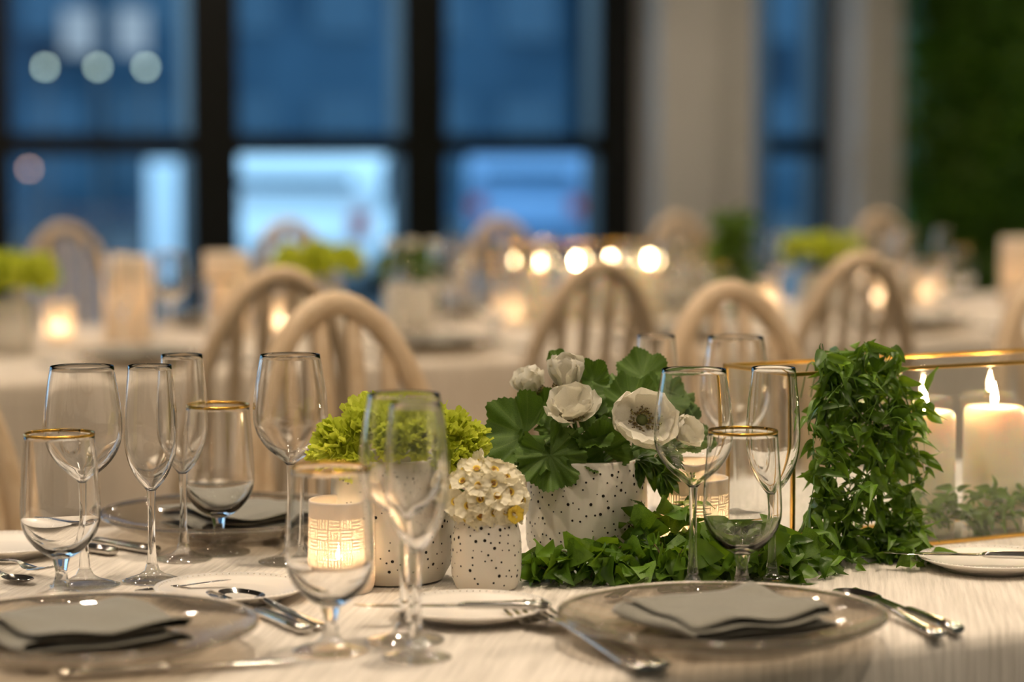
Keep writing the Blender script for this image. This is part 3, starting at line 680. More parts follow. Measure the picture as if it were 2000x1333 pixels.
def garland(name, label, cat, strands, meshes, smin, smax, seed, limit=300, stem='stem_green', sr=.0008, origin=(0, 0, 0), lo=TZ + .001, per=2, droop=.5, ok=None):
    rs = random.Random(seed); t = thing(name, label, cat, origin); O = Vector(origin); pl = []; stems = []
    for st in strands:
        pts = spline(st, 3); stems.append(tube([Vector(p) - O for p in pts], [sr * (1 - .5 * i / len(pts)) for i in range(len(pts))], 5))
        for i, p in enumerate(pts):
            tng = (pts[min(i + 1, len(pts) - 1)] - pts[max(i - 1, 0)]).normalized()
            for k in range(per):
                a = rs.uniform(0, 6.28); sd = Vector((cos(a), sin(a), rs.uniform(-.3, .5))); sd = (sd - tng * sd.dot(tng) * .5).normalized()
                s = rs.uniform(smin, smax); q = Vector(p) + sd * s * .12
                if ok and not ok(q + sd * s * .5): continue
                pl.append((q, leaf_rot(rs, sd, droop), s, rs.choice(meshes)))
    rs.shuffle(pl)
    for q, r_, s, me in pl[:limit]:
        mw = r_.to_matrix(); mz = q.z + s * min((mw @ v.co).z for v in me.vertices)
        if mz < lo: q = q + Vector((0, 0, lo - mz))
        ob('leaf', me, t, q - O, r_, s)
    V, Fc = join(*stems); ob('stem', mesh('stem', V, Fc, stem), t, kind='stuff')
    if len(pl) > limit:
        bym = {}
        V, Fc, ix = [], [], []; mats = sorted({me.materials[0].name for me in meshes})
        for q, r_, s, me in pl[limit:]:
            mtx = Matrix.Translation(q - O) @ r_.to_matrix().to_4x4() @ Matrix.Scale(s, 4); n = len(V)
            V += [mtx @ v.co for v in me.vertices]; Fc += [tuple(i + n for i in p.vertices) for p in me.polygons]; ix += [mats.index(me.materials[0].name)] * len(me.polygons)
        V = [(v[0], v[1], max(v[2], lo - O.z)) for v in V]
        ob('small_leaf', mesh('small_leaf', V, Fc, mats, True, ix), t, kind='stuff')
    return t
rs = random.Random(21)
def mass(py):                                            # outline of the draped vine: row -> left, right column
    T_ = [(672, 1600, 1735), (720, 1590, 1745), (770, 1585, 1775), (830, 1580, 1800), (900, 1575, 1800), (960, 1580, 1785), (1020, 1560, 1790), (1080, 1520, 1785), (1130, 1490, 1745), (1150, 1500, 1735)]
    for a, b in zip(T_, T_[1:]):
        if a[0] <= py <= b[0]:
            f = (py - a[0]) / (b[0] - a[0]); return a[1] + (b[1] - a[1]) * f, a[2] + (b[2] - a[2]) * f
    return T_[-1][1:] if py > 1150 else T_[0][1:]
def proj(p):
    q = Vector(p) - CAM; d = q.dot(FW); return 1000 + F * q.dot(RT) / d, 666.5 - F * q.dot(UP) / d
strands = []
for s in range(17):                                      # strands hang over the front top bar and pool on the cloth
    f = (s + .5) / 17; st = []
    y0 = rs.uniform(690, 745); l_, r_ = mass(y0); top = onY(l_ + (r_ - l_) * f, y0, BY0 - .004)
    if s % 2: st += [Vector((top.x + .02, BY0 + .06, TZ + BH - .03)), Vector((top.x + .008, BY0 + .03, TZ + BH + .010))]
    py = y0; pend = rs.choice((980, 1125, 1125, 1125, 860))
    am, fr = rs.uniform(.06, .22), rs.uniform(.012, .026)
    while py < pend:
        l_, r_ = mass(py); ff = min(.95, max(.05, f + am * sin(py * fr + s * 2.1) + rs.uniform(-.04, .04)))
        out = .010 + .030 * min(1, (py - 680) / 420) + rs.uniform(0, .035)
        p = onY(l_ + (r_ - l_) * ff, py, BY0 - out)
        if p.z < TZ + .012: break
        st.append(p); py += rs.uniform(34, 62)
    l_ = st[-1]
    if pend > 1000:
        e = Vector((rs.uniform(-.06, .02), rs.uniform(-.07, -.015), 0)); st += [Vector((l_.x + e.x * .5, l_.y + e.y * .5, TZ + .012)), Vector((l_.x + e.x, l_.y + e.y, TZ + .008))]
    else: st += [l_ + Vector((rs.uniform(-.01, .03), -.02, .012))]
    strands.append(st)
for a in ([(1625, 740), (1612, 705), (1606, 672)], [(1690, 720), (1698, 690), (1688, 668)], [(1725, 720), (1738, 700), (1742, 680)], [(1775, 830), (1800, 800), (1812, 775)], [(1590, 800), (1578, 815), (1580, 850)], [(1770, 900), (1795, 885), (1805, 925)],
          [(1700, 1090), (1750, 1040), (1800, 1015)], [(1640, 960), (1690, 1000), (1760, 1010), (1790, 1040)], [(1590, 980), (1640, 1020), (1700, 1050), (1760, 1075)], [(1560, 1060), (1610, 1075), (1660, 1090), (1720, 1095)], [(1480, 1100), (1530, 1090), (1580, 1085), (1620, 1100)], [(1580, 940), (1620, 970), (1650, 1010), (1660, 1050)], [(1610, 1110), (1650, 1105), (1690, 1115), (1740, 1110)], [(1760, 960), (1740, 1000), (1730, 1050), (1745, 1090)], [(1720, 1100), (1745, 1120), (1748, 1148)], [(1600, 1060), (1560, 1050), (1520, 1065)]):
    strands.append([(lambda p: Vector((p.x, p.y, max(p.z, TZ + .012))))(onY(x, y, BY0 - .025 - .012 * k)) for k, (x, y) in enumerate(a)])
def vine_ok(q):
    x, y = proj(q)
    if y < 1040 and x < 1578 + (12 if y < 760 else 0): return False
    return q.y < BY0 - .006 or q.z > TZ + BH + .002
garland('draped_vine', 'thick green vine draped over the front left of the glass box', 'vine', strands, VINE, .015, .033, 31, 300, origin=(BX0 + .09, BY0 - .03, TZ), per=2, droop=.55, ok=vine_ok)
tn = []                                                  # loose tendrils
to = [x for x in bpy.data.objects if x.name == 'draped_vine'][0]
for k in range(26):
    py = rs.uniform(720, 1100); l_, r_ = mass(py); p = onY(rs.uniform(l_ + 20, r_), py, BY0 - rs.uniform(.03, .06)); d = Vector((rs.uniform(-1, 1), -.3, rs.uniform(-.8, .8))).normalized() * rs.uniform(.02, .05)
    tn.append(tube(spline([p - to.location, p + d * .5 + Vector((0, -.006, .008)) - to.location, p + d - to.location], 4), .0005, 4))
ob('tendril', mesh('tendril', *join(*tn), 'ivy_leaf'), to, kind='stuff')
# the sprays lying on the cloth
strands = []
for s in range(20):
    px = (1025 + s * 33 if s < 15 else 1275 + (s - 15) * 30) + rs.uniform(-10, 10); py = rs.uniform(1118, 1142); p = at(px, py); st = [p + Vector((0, 0, .006))]
    for k in range(4):
        px += rs.uniform(16, 30); py += rs.uniform(-9, 8); q = at(px, min(1143, max(1108, py))); st.append(q + Vector((0, 0, rs.uniform(.008, .04))))
    strands.append(st)
for a in ([(1255, 1125, 0), (1225, 1090, .02), (1232, 1060, .045), (1255, 1020, .06), (1300, 1010, .055), (1350, 985, .06)], [(1300, 1120, 0), (1285, 1080, .03), (1290, 1060, .045), (1250, 1040, .06), (1225, 1020, .06)], [(1100, 1130, 0), (1085, 1110, .02), (1060, 1100, .03), (1030, 1110, .02)],
          [(1140, 1130, 0), (1170, 1100, .03), (1190, 1090, .04)], [(1390, 1130, 0), (1400, 1085, .035), (1420, 1060, .05), (1440, 1050, .055)]):
    b0 = at(a[0][0], a[0][1]); strands.append([Vector((onY(x, y, b0.y + .0).x, b0.y, max(TZ + .006, onY(x, y, b0.y).z))) for x, y, z in a])
garland('table_vine', 'leafy green vine sprays lying on the cloth before the anemone vase', 'vine', strands, IVY, .021, .036, 41, 300, stem='stem_brown', origin=(at(1240, 1130).x, at(1240, 1130).y, TZ), per=2, droop=.25, ok=lambda q: all((Vector((q.x, q.y, 0)) - Vector((g.x, g.y, 0))).length > r_ for g, r_ in ((POS[1354], .016), (POS[1450], .03), (POS[1509], .016), (VB, .07), (VS, .04), (V2, .037))))
strands = []
for s in range(22):                                      # inside the box around the candles
    x = BX0 + .10 + s * .027; y = rs.uniform(BY0 + .012, BY0 + .03); st = []
    for k in range(5): st.append(Vector((x + k * .03, min(BY1 - .012, max(BY0 + .012, y + rs.uniform(-.01, .012))), TZ + .012 + rs.uniform(0, .045))))
    strands.append(st)
garland('box_vine', 'green vine lying inside the glass box around the candles', 'vine', strands, VINE, .016, .026, 51, 300, origin=(BX0 + .3, BY0 + .02, TZ + .003), per=2, droop=.2,
        ok=lambda q: BY0 + .004 < q.y < BY1 - .004)

# ------------------------------------------------------------------ anemones and geranium leaves
def geranium_mesh(seed, cup, ruf):
    rr = random.Random(seed); NA, NR = 84, 7; V, Fc = [], []; ph = rr.uniform(0, 6); k = rr.choice((5, 6, 7))
    V.append((0, 0, 0))
    for i in range(1, NR + 1):
        q = i / NR
        for j in range(NA + 1):
            a = -2.75 + 5.5 * j / NA; lob = 1 + .05 * cos(a * k * 1.15 + ph) ; ser = (.035 if j % 2 else -.02) * (1 if i == NR else 0)
            r_ = q * lob * (1 - .10 * abs(a) / 2.75) + ser
            z = cup * q * q + ruf * q * q * sin(a * k * 1.15 + ph + .6) + .35 * ruf * q ** 3 * sin(a * k * 2.7 + ph)
            V.append((r_ * cos(a) , r_ * sin(a), z))
    for j in range(NA): Fc.append((0, 1 + j, 2 + j))
    for i in range(NR - 1):
        for j in range(NA): b = 1 + i * (NA + 1) + j; Fc.append((b, b + NA + 1, b + NA + 2, b + 1))
    return mesh('blade', V, Fc, 'geranium_leaf')
GM = [geranium_mesh(1, .25, .14), geranium_mesh(2, .45, .18), geranium_mesh(3, -.25, .15), geranium_mesh(4, .7, .22), geranium_mesh(5, .1, .2)]
DV = (VB - CAM).dot(FW)
def cdir(x, y, z): return RT * x + UP * y - FW * z       # direction in camera terms: right, up, toward camera
def ger(px, py, dd, nrm, roll, s, k):
    p = atd(px, py, DV + dd); t = thing('geranium_leaf', 'ruffled green geranium leaf in the anemone vase', 'leaf', p, 0, 'geranium leaves in the anemone vase', look_rot(cdir(*nrm), roll))
    o = ob('blade', GM[k], t, (0, 0, 0), None, s)
    base = Vector((VB.x, VB.y, TZ + .10)); mw = look_rot(cdir(*nrm), roll).to_matrix().transposed()
    e = mw @ (base - p); st = tube(spline([(0, 0, 0), tuple(e * .45 + Vector((0, 0, -.008))), tuple(e)], 4), .0013, 6)
    ob('stalk', mesh('stalk', *st, 'stem_green'), t)
GZL = [ # px, py, depth offset, normal (right, up, toward), roll, size, variant
    (1025, 848, -.03, (-.35, .35, .85), 2.5, .043, 1), (990, 880, -.02, (-.5, .1, .8), 3.4, .034, 0), (1062, 868, -.05, (-.2, .75, .65), 4.2, .036, 2), (1075, 890, -.066, (0, .15, 1), 4.6, .038, 4),
    (1058, 810, .0, (-.2, .5, .8), 1.6, .024, 3), (1010, 835, .02, (-.5, .7, .5), 2.5, .030, 1), (1157, 745, -.01, (-.1, .35, .9), 1.57, .021, 3), (1090, 705, .03, (.1, .4, .9), 2.0, .013, 0),
    (1215, 770, .0, (.1, .75, .65), 1.4, .036, 2), (1232, 790, -.03, (0, .6, .8), 1.2, .030, 1), (1290, 780, .02, (.3, .6, .7), .6, .030, 0), (1330, 775, .03, (.45, .6, .6), .4, .024, 2),
    (1325, 838, .02, (.5, .35, .8), .2, .034, 4), (1345, 865, .03, (.6, .2, .7), -.3, .028, 0), (1150, 855, -.05, (.1, .7, .7), 5.2, .026, 1), (1178, 880, -.045, (.1, .1, 1), 1.6, .030, 3),
    (1120, 800, .0, (0, .8, .6), 1.0, .028, 2), (1180, 815, .0, (0, .8, .6), 2.0, .030, 1), (1240, 850, .01, (.2, .7, .6), .5, .032, 2), (1100, 840, -.02, (-.1, .8, .6), 3.0, .03, 0), (1300, 900, .0, (.5, .0, .9), -.5, .022, 4), (1255, 735, .04, (.0, .5, .8), 1.3, .03, 0)]
GLAB = {(1025, 848): 'large geranium leaf reaching out of the anemone vase toward the lime flowers', (1075, 890): 'large geranium leaf hanging over the rim of the anemone vase', (1157, 745): 'small upright fan-shaped geranium leaf beside the cupped anemone', (1090, 705): 'tiny geranium leaf tip behind the cupped anemone', (1345, 865): 'geranium leaf leaning toward the gold frame of the glass box'}
for g in GZL:
    ger(*g); o = COL.objects[-1].parent
    if g[:2] in GLAB:
        o['label'] = GLAB[g[:2]]; del o['group']
def petal_mesh(seed, cup, wid=.95, wav=.05, m='white_petal'):
    rr = random.Random(seed); ph = rr.uniform(0, 6)
    def fn(i, j):
        q = (j - .5) * 2; wv = (i ** .55) * (1.0 if i < .7 else sqrt(max(0, 1 - ((i - .7) / .3) ** 2 * .95)))
        y = q * wid / 2 * (.16 + .84 * wv); x = i * (1 - .12 * q * q * i)
        return (x * (1 - .2 * cup * i), y, cup * i * i * .7 + .22 * q * q * wv * cup + wav * i * sin(6 * q + ph) + wav * .7 * sin(i * 11 + ph))
    return mesh('petal', *grid(fn, 8, 8), m)
PET = [petal_mesh(1, .5, 1.2, .03), petal_mesh(2, .65, 1.15, .035), petal_mesh(3, .4, 1.1, .05), petal_mesh(4, .55, 1.25, .045)]
def stamens(n, r0, r1, z):
    a, b = [], []
    rr = random.Random(9)
    for k in range(n):
        q = rr.uniform(0, 6.28); r_ = rr.uniform(r0, r1); p = Vector((r_ * cos(q), r_ * sin(q), z + rr.uniform(0, .1)))
        a.append(tube([(p.x * .4, p.y * .4, 0), tuple(p)], .012, 4)); b.append(ball(.024, 5, 4, 1, p))
    return mesh('stamen', *join(*a), 'stamen'), mesh('anther', *join(*b), 'anther')
SA, SB = stamens(150, .17, .40, .14)
EYE = mesh('eye', *ball(.15, 16, 8, .8, (0, 0, .1)), 'flower_eye')
def anemone(px, py, dd, nrm, s, opn, label, roll=0, eye=True):
    p = atd(px, py, DV + dd); t = thing('anemone_flower', label, 'flower', p, 0, None, look_rot(cdir(*nrm), roll))
    for w_ in range(2):
        for k in range(4 if w_ else 5):
            a = 2 * pi * (k + .5 * w_) / (4 if w_ else 5) + U(-.1, .1)
            e = (Matrix.Rotation(a, 3, 'Z') @ Matrix.Rotation(-(opn + .12 * w_ + U(-.2, .2)), 3, 'Y')).to_euler()
            ob('petal', PET[(k + w_) % 4], t, (0, 0, .002 * w_), e, s * U(.86, 1.12))
    if eye:
        ob('eye', EYE, t, (0, 0, .0), None, s); o = ob('stamen', SA, t, (0, 0, 0), None, s, 'stuff'); ob('anther', SB, o, kind='stuff')
    base = Vector((VB.x, VB.y, TZ + .10)); e = look_rot(cdir(*nrm), roll).to_matrix().transposed() @ (base - p)
    ob('stem', mesh('stem', *tube(spline([(0, 0, 0), tuple(e * .5 + Vector((0, 0, -.012))), tuple(e)], 4), .0017, 6), 'stem_green'), t)
anemone(1252, 822, -.058, (.12, .12, 1), .043, .24, 'wide open white anemone with a dark eye facing outward')
anemone(1108, 764, -.02, (-.05, .95, .3), .041, .92, 'white cupped anemone at the top of the arrangement', .3)
anemone(1048, 772, .01, (-.45, .8, .3), .034, .7, 'white half-open anemone behind the leaves, left of the cupped one', 1.0)
anemone(1118, 816, -.05, (-.05, .75, .6), .037, .45, 'crumpled white anemone below the cupped one', .8)
anemone(1318, 850, -.02, (.75, .1, .5), .032, .5, 'small white anemone half hidden behind the open one', .2)
for px, py, dd in ((1268, 905, -.02), (1290, 925, -.03), (1240, 900, -.04)):   # ferny anemone foliage
    p = atd(px, py, DV + dd); t = thing('fern_sprig', 'dark feathery foliage sprig under the open anemone', 'foliage', p, 0, 'feathery sprigs in the anemone vase')
    for k in range(12):
        a = -1.2 + .22 * k; d = cdir(cos(a - .5) * .7, sin(a - .5) * .8, .2); ob('leaflet', VINE[2], t, d * .004 * (k % 3), d.to_track_quat('X', 'Z').to_euler(), U(.014, .026))

# ------------------------------------------------------------------ narcissus
NP = petal_mesh(11, .16, .98, .05, 'narcissus_petal')
NCUP = mesh('cup', *lathe([(.05, .02), (.19, .05), (.24, .17), (.27, .22), (.235, .18), (.18, .07), (.06, .05), (0, .05)], 16), 'narcissus_cup')
NTH = mesh('throat', *lathe([(0, .075), (.1, .08), (.17, .1)], 12), 'throat')
DS = (VS - CAM).dot(FW); rs = random.Random(77)
nc = Vector((VS.x, VS.y, TZ + .088)); made = []
for k in range(1500):
    if len(made) >= 46: break
    a, b = rs.uniform(-pi, pi), rs.uniform(-.45, 1.35); d = Vector((cos(a) * cos(b), sin(a) * cos(b), sin(b)))
    if d.dot(FW) > .45: continue
    rx = .036 if d.z > 0 else .033; p = nc + Vector((d.x * rx, d.y * rx, d.z * (.040 if d.z > 0 else .030)))
    if any((p - q).length < .0132 for q in made): continue
    made.append(p); nn = (d + Vector((rs.gauss(0, .22), rs.gauss(0, .22), rs.gauss(0, .2))) - FW * .25).normalized()
    t = thing('narcissus_flower', 'cream paperwhite narcissus floret in the small perforated vase', 'flower', p, 0, 'narcissus florets in the small vase', look_rot(nn, rs.uniform(0, 6)))
    s = rs.uniform(.0145, .0172)
    for j in range(6): ob('petal', NP, t, (0, 0, .0004 * (j % 2)), (Matrix.Rotation(j * pi / 3, 3, 'Z') @ Matrix.Rotation(-rs.uniform(-.05, .3), 3, 'Y')).to_euler(), s)
    ob('cup', NCUP, t, (0, 0, 0), None, s * .92); ob('throat', NTH, t, (0, 0, .0002), None, s * .92)
    ob('stem', mesh('stem', *tube([(0, 0, 0), (0, 0, -.018)], .0012, 5), 'stem_green'), t)

mat('yellow_petal', (.78, .58, .06), .5); YP = petal_mesh(12, .16, .98, .05, 'yellow_petal')
p = atd(1003, 1004, DS - .030); t = thing('narcissus_flower', 'single yellow narcissus floret at the edge of the cream ones', 'flower', p, 0, None, look_rot(cdir(.45, -.1, .9), .4))
for j in range(6): ob('petal', YP, t, (0, 0, .0004 * (j % 2)), (Matrix.Rotation(j * pi / 3, 3, 'Z') @ Matrix.Rotation(-.35, 3, 'Y')).to_euler(), .0115)
ob('cup', NCUP, t, (0, 0, 0), None, .011); ob('throat', NTH, t, (0, 0, .0002), None, .011); ob('stem', mesh('stem', *tube([(0, 0, 0), (-.006, 0, -.014)], .0012, 5), 'stem_green'), t)

# ------------------------------------------------------------------ lime ruffled flowers
def ruffle_petal(seed, cup, ruf=.10):
    rr = random.Random(seed); ph = rr.uniform(0, 6)
    def fn(i, j):
        q = (j - .5) * 2; a = q * .75; r_ = i * (1 + .05 * sin(q * 14 + ph)) + (.03 * (1 if int(j * 20) % 2 else -1) if i > .99 else 0)
        return (r_ * cos(a) * (1 - .25 * cup * i), r_ * sin(a), cup * i * i * .8 + ruf * i * i * sin(q * 8 + ph) + ruf * .5 * i ** 3 * sin(q * 17 + ph))
    return mesh('petal', *grid(fn, 6, 21), 'lime_petal')
RP = [ruffle_petal(s, c) for s, c in ((1, .3), (2, .6), (3, .9), (4, .5), (5, 1.1))]
DL = (VL - CAM).dot(FW)
def lime(px, py, dd, nrm, s, roll=0, D=None, group='lime green flowers in the large vase', label='ruffled lime green flower with frilled petals in the large vase', loc=None, whorls=5):
    p = loc if loc else atd(px, py, DL + dd); t = thing('lime_flower', label, 'flower', p, 0, group, look_rot(cdir(*nrm), roll))
    for w_ in range(whorls):
        n_ = (6, 6, 5, 4, 3)[w_]; op = (.12, .45, .8, 1.1, 1.35)[w_]; sc = (1, .95, .85, .7, .55)[w_]
        for k in range(n_):
            a = 2 * pi * (k + .5 * (w_ % 2)) / n_ + U(-.25, .25)
            ob('petal', RP[(k + w_ * 2) % 5], t, (0, 0, .0015 * w_), (Matrix.Rotation(a, 3, 'Z') @ Matrix.Rotation(-(op + U(-.15, .15)), 3, 'Y')).to_euler(), s * sc * U(.9, 1.08))
    return t
for g in ((668, 868, -.035, (-.45, .35, .8), .030), (715, 845, -.04, (-.15, .7, .7), .026), (755, 868, -.062, (-.1, .3, .95), .025), (820, 862, -.062, (.12, .35, .9), .029), (870, 850, -.02, (.4, .65, .6), .028), (905, 872, -.01, (.7, .3, .6), .027),
          (700, 905, -.05, (-.4, -.1, .9), .022), (650, 890, -.01, (-.8, .2, .5), .024), (765, 838, .0, (0, 1, .3), .030), (830, 832, .02, (.1, 1, .2), .028), (885, 900, -.03, (.55, -.05, .8), .022), (720, 830, .03, (-.3, .9, .2), .03)):
    lime(*g, roll=U(0, 6))

# ------------------------------------------------------------------ chairs
def bow_pt(t):                                           # t from -1 to 1 along the bow; x across, z up from the seat
    a = abs(t)
    if a > .72:
        f = (a - .72) / .28; return Vector((math.copysign(.17 - .012 * f, t), 0, .10 * (1 - f)))
    q = a / .72 * pi / 2; return Vector((math.copysign(.17 * sin(q), t), 0, .10 + .42 * cos(q)))
def build_chair(label, loc, rz):
    t = thing('bow_back_chair', label, 'chair', loc, rz)
    ob('seat', mesh('seat', *lathe([(0, .425), (.155, .425), (.18, .432), (.185, .444), (.175, .452), (0, .448)], 32), 'chair_wood'), t)
    ob('cushion', mesh('cushion', *lathe([(0, .452), (.16, .452), (.168, .465), (.155, .478), (0, .482)], 32), 'cushion'), t)
    lean = lambda p: Vector((p.x, -.165 - .16 * p.z, .45 + p.z))
    ob('bow', mesh('bow', *tube([lean(bow_pt(-1 + 2 * k / 44)) for k in range(45)], .0185, 10), 'chair_wood'), t)
    for k in range(6):
        xb = (k - 2.5) * .046; xt = (k - 2.5) * .054
        zt = .10 + .42 * sqrt(max(0, 1 - (xt / .17) ** 2)) - .006
        pts = [lean(Vector((xb + (xt - xb) * f, 0, zt * f))) for f in (0, .3, .6, .85, 1)]
        ob('slat', mesh('slat', *tube(pts, [.009, .012, .0150, .0150, .012], 8, ((0, 1, 0), .45)), 'chair_wood'), t)
    for sx in (-1, 1):
        for sy in (-1, 1):
            ob('leg', mesh('leg', *tube([(sx * .13, sy * .12, .43), (sx * .165, sy * .155, .2), (sx * .195, sy * .185, 0)], [.014, .019, .012], 10), 'chair_wood'), t)
        ob('stretcher', mesh('stretcher', *tube([(sx * .165, -.155, .2), (sx * .165, .155, .2)], [.009, .009], 8), 'chair_wood'), t)
    ob('stretcher', mesh('stretcher', *tube([(-.165, 0, .2), (.165, 0, .2)], [.009, .009], 8), 'chair_wood'), t)
    return t
# the backrest of a chair facing +Y stands at its -Y side; its top is .248 m behind the centre
def chair_px(px, py, facing, label, proto=[None]):
    p = at(px, py, .965); off = .248 if facing > 0 else -.248; loc = (p.x, p.y + off, 0); rz = 0 if facing > 0 else pi
    return loc, rz, label
CH_ = [(655, 612, -1, 'pale bow-back chair across the table, behind the far charger and lime flowers'), (1430, 582, -1, 'pale bow-back chair across the table, behind the anemone vase and box corner')]
chairs = [chair_px(*c) for c in CH_]
yc = (chairs[0][0][1] + chairs[1][0][1]) / 2; xs = chairs[1][0][0] - chairs[0][0][0]
yc = 2.985
chairs = [((c[0][0] + .06, yc, 0), c[1], c[2]) for c in chairs]
chairs.append(((chairs[0][0][0] - xs + .04, yc, 0), pi, 'pale bow-back chair across the table at its left end, beyond the gold-rimmed goblet'))
chairs.append(((chairs[1][0][0] + xs - .02, yc, 0), pi, 'pale bow-back chair across the table behind the lit pillar candles'))
for px, lb in ((548, 'pale bow-back chair at the second table, just behind the chair by the lime flowers'), (1175, 'pale bow-back chair at the second table, in front of its row of candle flames'), (1683, 'pale bow-back chair at the second table, beyond the draped vine')):
    p = onY(px, 520, 4.03); chairs.append(((p.x, 4.03 + .248, 0), 0, lb))
for px, lb in ((125, 'far bow-back chair beyond the second table, beside the tall cream candle cylinders'), (562, 'far bow-back chair in front of the white car seen through the window'), (975, 'far bow-back chair beyond the second table, behind a glowing votive'),
               (1322, 'far bow-back chair in front of the first white pier'), (1718, 'far bow-back chair in front of the second white pier beside the green wall')):
    p = onY(px, 430, 6.9); chairs.append(((p.x, 6.9 - .248, 0), pi, lb))
proto = build_chair(chairs[0][2], chairs[0][0], chairs[0][1])
for loc, rz, lb in chairs[1:]: dup(proto, loc, rz, lb)

# ------------------------------------------------------------------ second table
def t2(px, py): p = at(px, py); return Vector((p.x, p.y, TZ + .0005))
DECO = [(t2(*p), r_) for p, r_ in (((116, 668), .04), ((548, 655), .04), ((992, 637), .04), ((1500, 612), .04), ((1712, 602), .04), ((1815, 594), .04), ((250, 668), .06), ((443, 655), .06), ((1990, 603), .06), ((800, 645), .075), ((622, 655), .075), ((15, 690), .075), ((1605, 615), .075))]
BOX2 = Vector((onY(1010, 600, 5.44).x, 5.44, 0))
DECO.append((Vector((onY(1425, 500, 5.42).x, 5.40, TZ)), .08))
def free(x, y, r_=.042):
    for _ in range(12):
        if all((Vector((x, y, TZ)) - g).length > r_ + q + .004 for g, q in DECO) and not (BOX2.x - r_ < x < BOX2.x + .72 + r_ and BOX2.y - r_ < y < BOX2.y + .13 + r_): break
        x += .035
        if BOX2.x - r_ < x < BOX2.x + .72 + r_ and BOX2.y - r_ < y < BOX2.y + .13 + r_: y -= .05; x -= .035
    DECO.append((Vector((x, y, TZ)), r_)); return (x, y, TZ + .0005)
nearx = [chairs[k][0][0] for k in (4, 5, 6)]; nearx = [nearx[0] - .68] + nearx + [nearx[2] + .7]
farx = [chairs[k][0][0] for k in range(7, 12)]
for i, (x, y, sg) in enumerate([(x, 4.54 + .20, 1) for x in nearx] + [(x, 5.95 - .19, -1) for x in farx]):
    W_ = 'a place on the second table, ' + ('the side away from the windows' if sg > 0 else 'window side'); G_ = ', room side' if sg > 0 else ', window side'
    charger((x, y, TZ + .0005), 'clear glass charger at ' + W_, 'second table chargers' + G_)
    napkin((x, y, TZ + .0115), U(-.1, .1), i % 3, 'folded grey napkin at ' + W_, 'second table napkins' + G_)
    glass('wine', free(x + sg * .16, y + sg * .26), 'wine glass at ' + W_, 'second table wine glasses' + G_)
    glass('flute', free(x + sg * .06, y + sg * .30, .034), 'champagne flute at ' + W_, 'second table flutes' + G_)
    glass('goblet', free(x + sg * .25, y + sg * .19), 'gold-rimmed goblet at ' + W_, 'second table goblets' + G_)
    cutlery('knife', (x + sg * .19, y - sg * .12, TZ), sg * pi / 2, 'table knife at ' + W_, 'second table knives' + G_)
    cutlery('fork', (x - sg * .19, y - sg * .12, TZ), sg * pi / 2, 'dinner fork at ' + W_, 'second table forks' + G_)
for px, py, lb in ((116, 668, 'second table votive holder next to the far left tall cylinder'), (548, 655, 'second table votive holder seen through the chair by the lime flowers'), (992, 637, 'second table votive holder below the far chair in the middle'),
                   (1500, 612, 'second table votive holder between the two chairs near the narrow window'), (1712, 602, 'second table votive holder seen through the chair beyond the draped vine'), (1815, 594, 'second table votive holder in front of the green wall')):
    votive(t2(px, py), lb, .5)
def cylinder(px, py, label):
    t = thing('candle_cylinder', label, 'candle holder', t2(px, py), 0)
    h, r_ = .20, .055
    ob('shell', mesh('shell', *lathe([(0, .001), (r_ * .95, .001), (r_, .006), (r_, h - .01), (r_ * .985, h), (r_ * .95, h), (r_ * .95, .006), (0, .006)], 40), 'cylinder_ceramic'), t)
    ob('inner_candle', mesh('inner_candle', *lathe([(0, .007), (.034, .007), (.034, .09), (0, .092)], 28), 'tealight_wax'), t); ob('flame', TFLM, t, (0, 0, .095))
cylinder(250, 668, 'tall cream cylinder on the second table, beside the leftmost votive')
cylinder(443, 655, 'tall cream cylinder on the second table, close behind a near chair')
cylinder(1990, 603, 'tall cream cylinder on the second table before the green wall')
def vase2(px, py, label, n): return vase(t2(px, py), .056, .0655, .060, .115, label, n, 60 + n)
vase2(800, 645, 'white perforated vase of leaves and pale flowers on the second table', 41)
def simple_vase_flowers(px, py, label, where, seed, n=7, spread=.065, zc=.165):
    o = vase2(px, py, label, 30 + seed); rr = random.Random(seed)
    for k in range(n):
        a = 2 * pi * k / (n - 1); d = Vector((cos(a), sin(a), .55)) if k < n - 1 else Vector((0, 0, 1.2))
        lime(0, 0, 0, (d.dot(RT), d.z, -d.dot(FW)), .050, U(0, 6), None, 'lime flowers on the second table, ' + where, 'lime green flower in the second table vase ' + where, Vector(o.location) + Vector((d.x * spread, d.y * spread, zc + .01 * d.z)), 3)
simple_vase_flowers(622, 655, 'white perforated vase of lime flowers on the second table, behind the chair backs', 'behind the two overlapping chairs', 1)
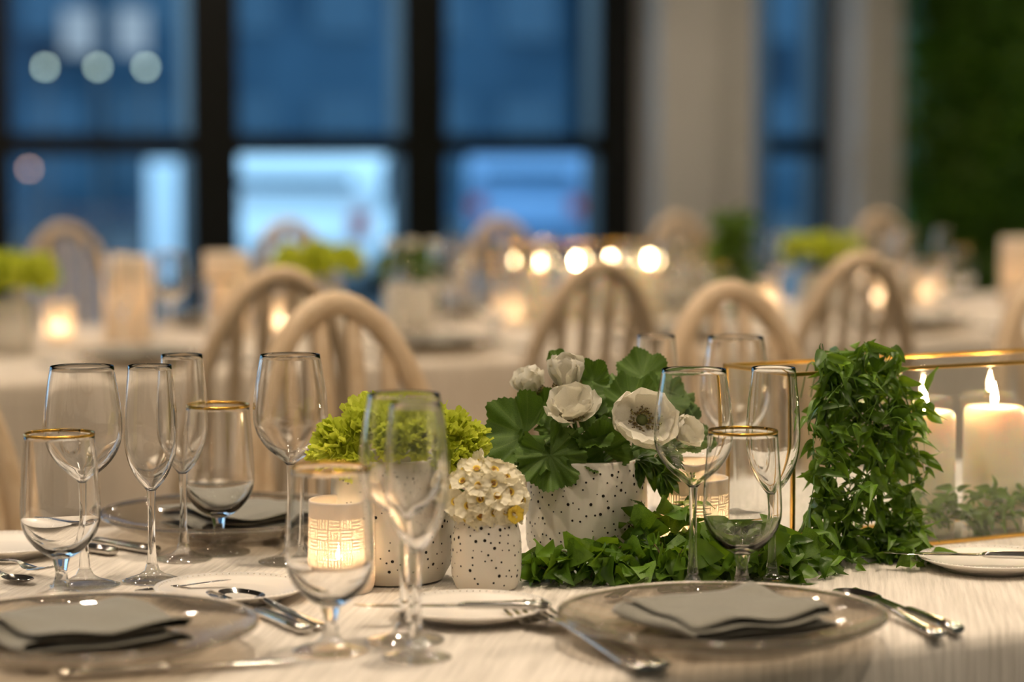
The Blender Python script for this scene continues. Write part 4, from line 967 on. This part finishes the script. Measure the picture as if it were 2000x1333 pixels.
simple_vase_flowers(15, 690, 'white perforated vase of lime flowers on the second table, near the leftmost votive', 'near the leftmost votive', 2)
simple_vase_flowers(1605, 615, 'white perforated vase of lime flowers on the second table, by the narrow window', 'in front of the narrow window', 3)
o = [x for x in bpy.data.objects if x.get('label') == 'white perforated vase of leaves and pale flowers on the second table'][0]
for k in range(16):
    a = U(0, 6.28); d = Vector((cos(a), sin(a), U(.2, 1.2))).normalized(); p = Vector(o.location) + Vector((0, 0, .13)) + d * U(.05, .08)
    t = thing('geranium_leaf', 'green geranium leaf in the leafy vase on the second table', 'leaf', p, 0, 'geranium leaves on the second table', look_rot(d - FW * .4, U(0, 6))); ob('blade', GM[k % 5], t, (0, 0, 0), None, U(.028, .042))
for k in range(3):
    d = cdir((-.2, .35, .1)[k], .8, .5).normalized(); p = Vector(o.location) + Vector((0, 0, .155)) + d * .055 + RT * (-.03, .035, .0)[k]
    t = thing('anemone_flower', 'pale anemone in the leafy vase on the second table', 'flower', p, 0, 'anemones on the second table', look_rot(d))
    for j in range(6): ob('petal', PET[j % 4], t, (0, 0, 0), (Matrix.Rotation(j * pi / 3, 3, 'Z') @ Matrix.Rotation(-.5, 3, 'Y')).to_euler(), .03)
    ob('eye', EYE, t, (0, 0, 0), None, .03)
b = BOX2
glass_box(b.x, b.x + .72, b.y, b.y + .131, BH, 'gold-framed glass box of lit candles on the second table')
for px in (1052, 1125, 1192, 1268):
    p = onY(px, 490, b.y + .066); pillar((p.x, p.y, TZ + .004), 'lit pillar candle in the glass box on the second table', .6, 'second table pillar candles')
strands = []; rs = random.Random(91)
ex_ = onY(1425, 500, b.y - .02).x
for s in range(14):
    x = ex_ + rs.uniform(-.04, .04); st = []
    for k in range(8): st.append(Vector((x + rs.uniform(-.018, .018), b.y - .02 - rs.uniform(0, .03), TZ + .28 - k * .038)))
    strands.append(st)
garland('draped_vine', 'green vine draped over the glass box on the second table', 'vine', strands, VINE, .028, .05, 93, 220, origin=(ex_, b.y - .03, TZ), per=2, droop=.6)
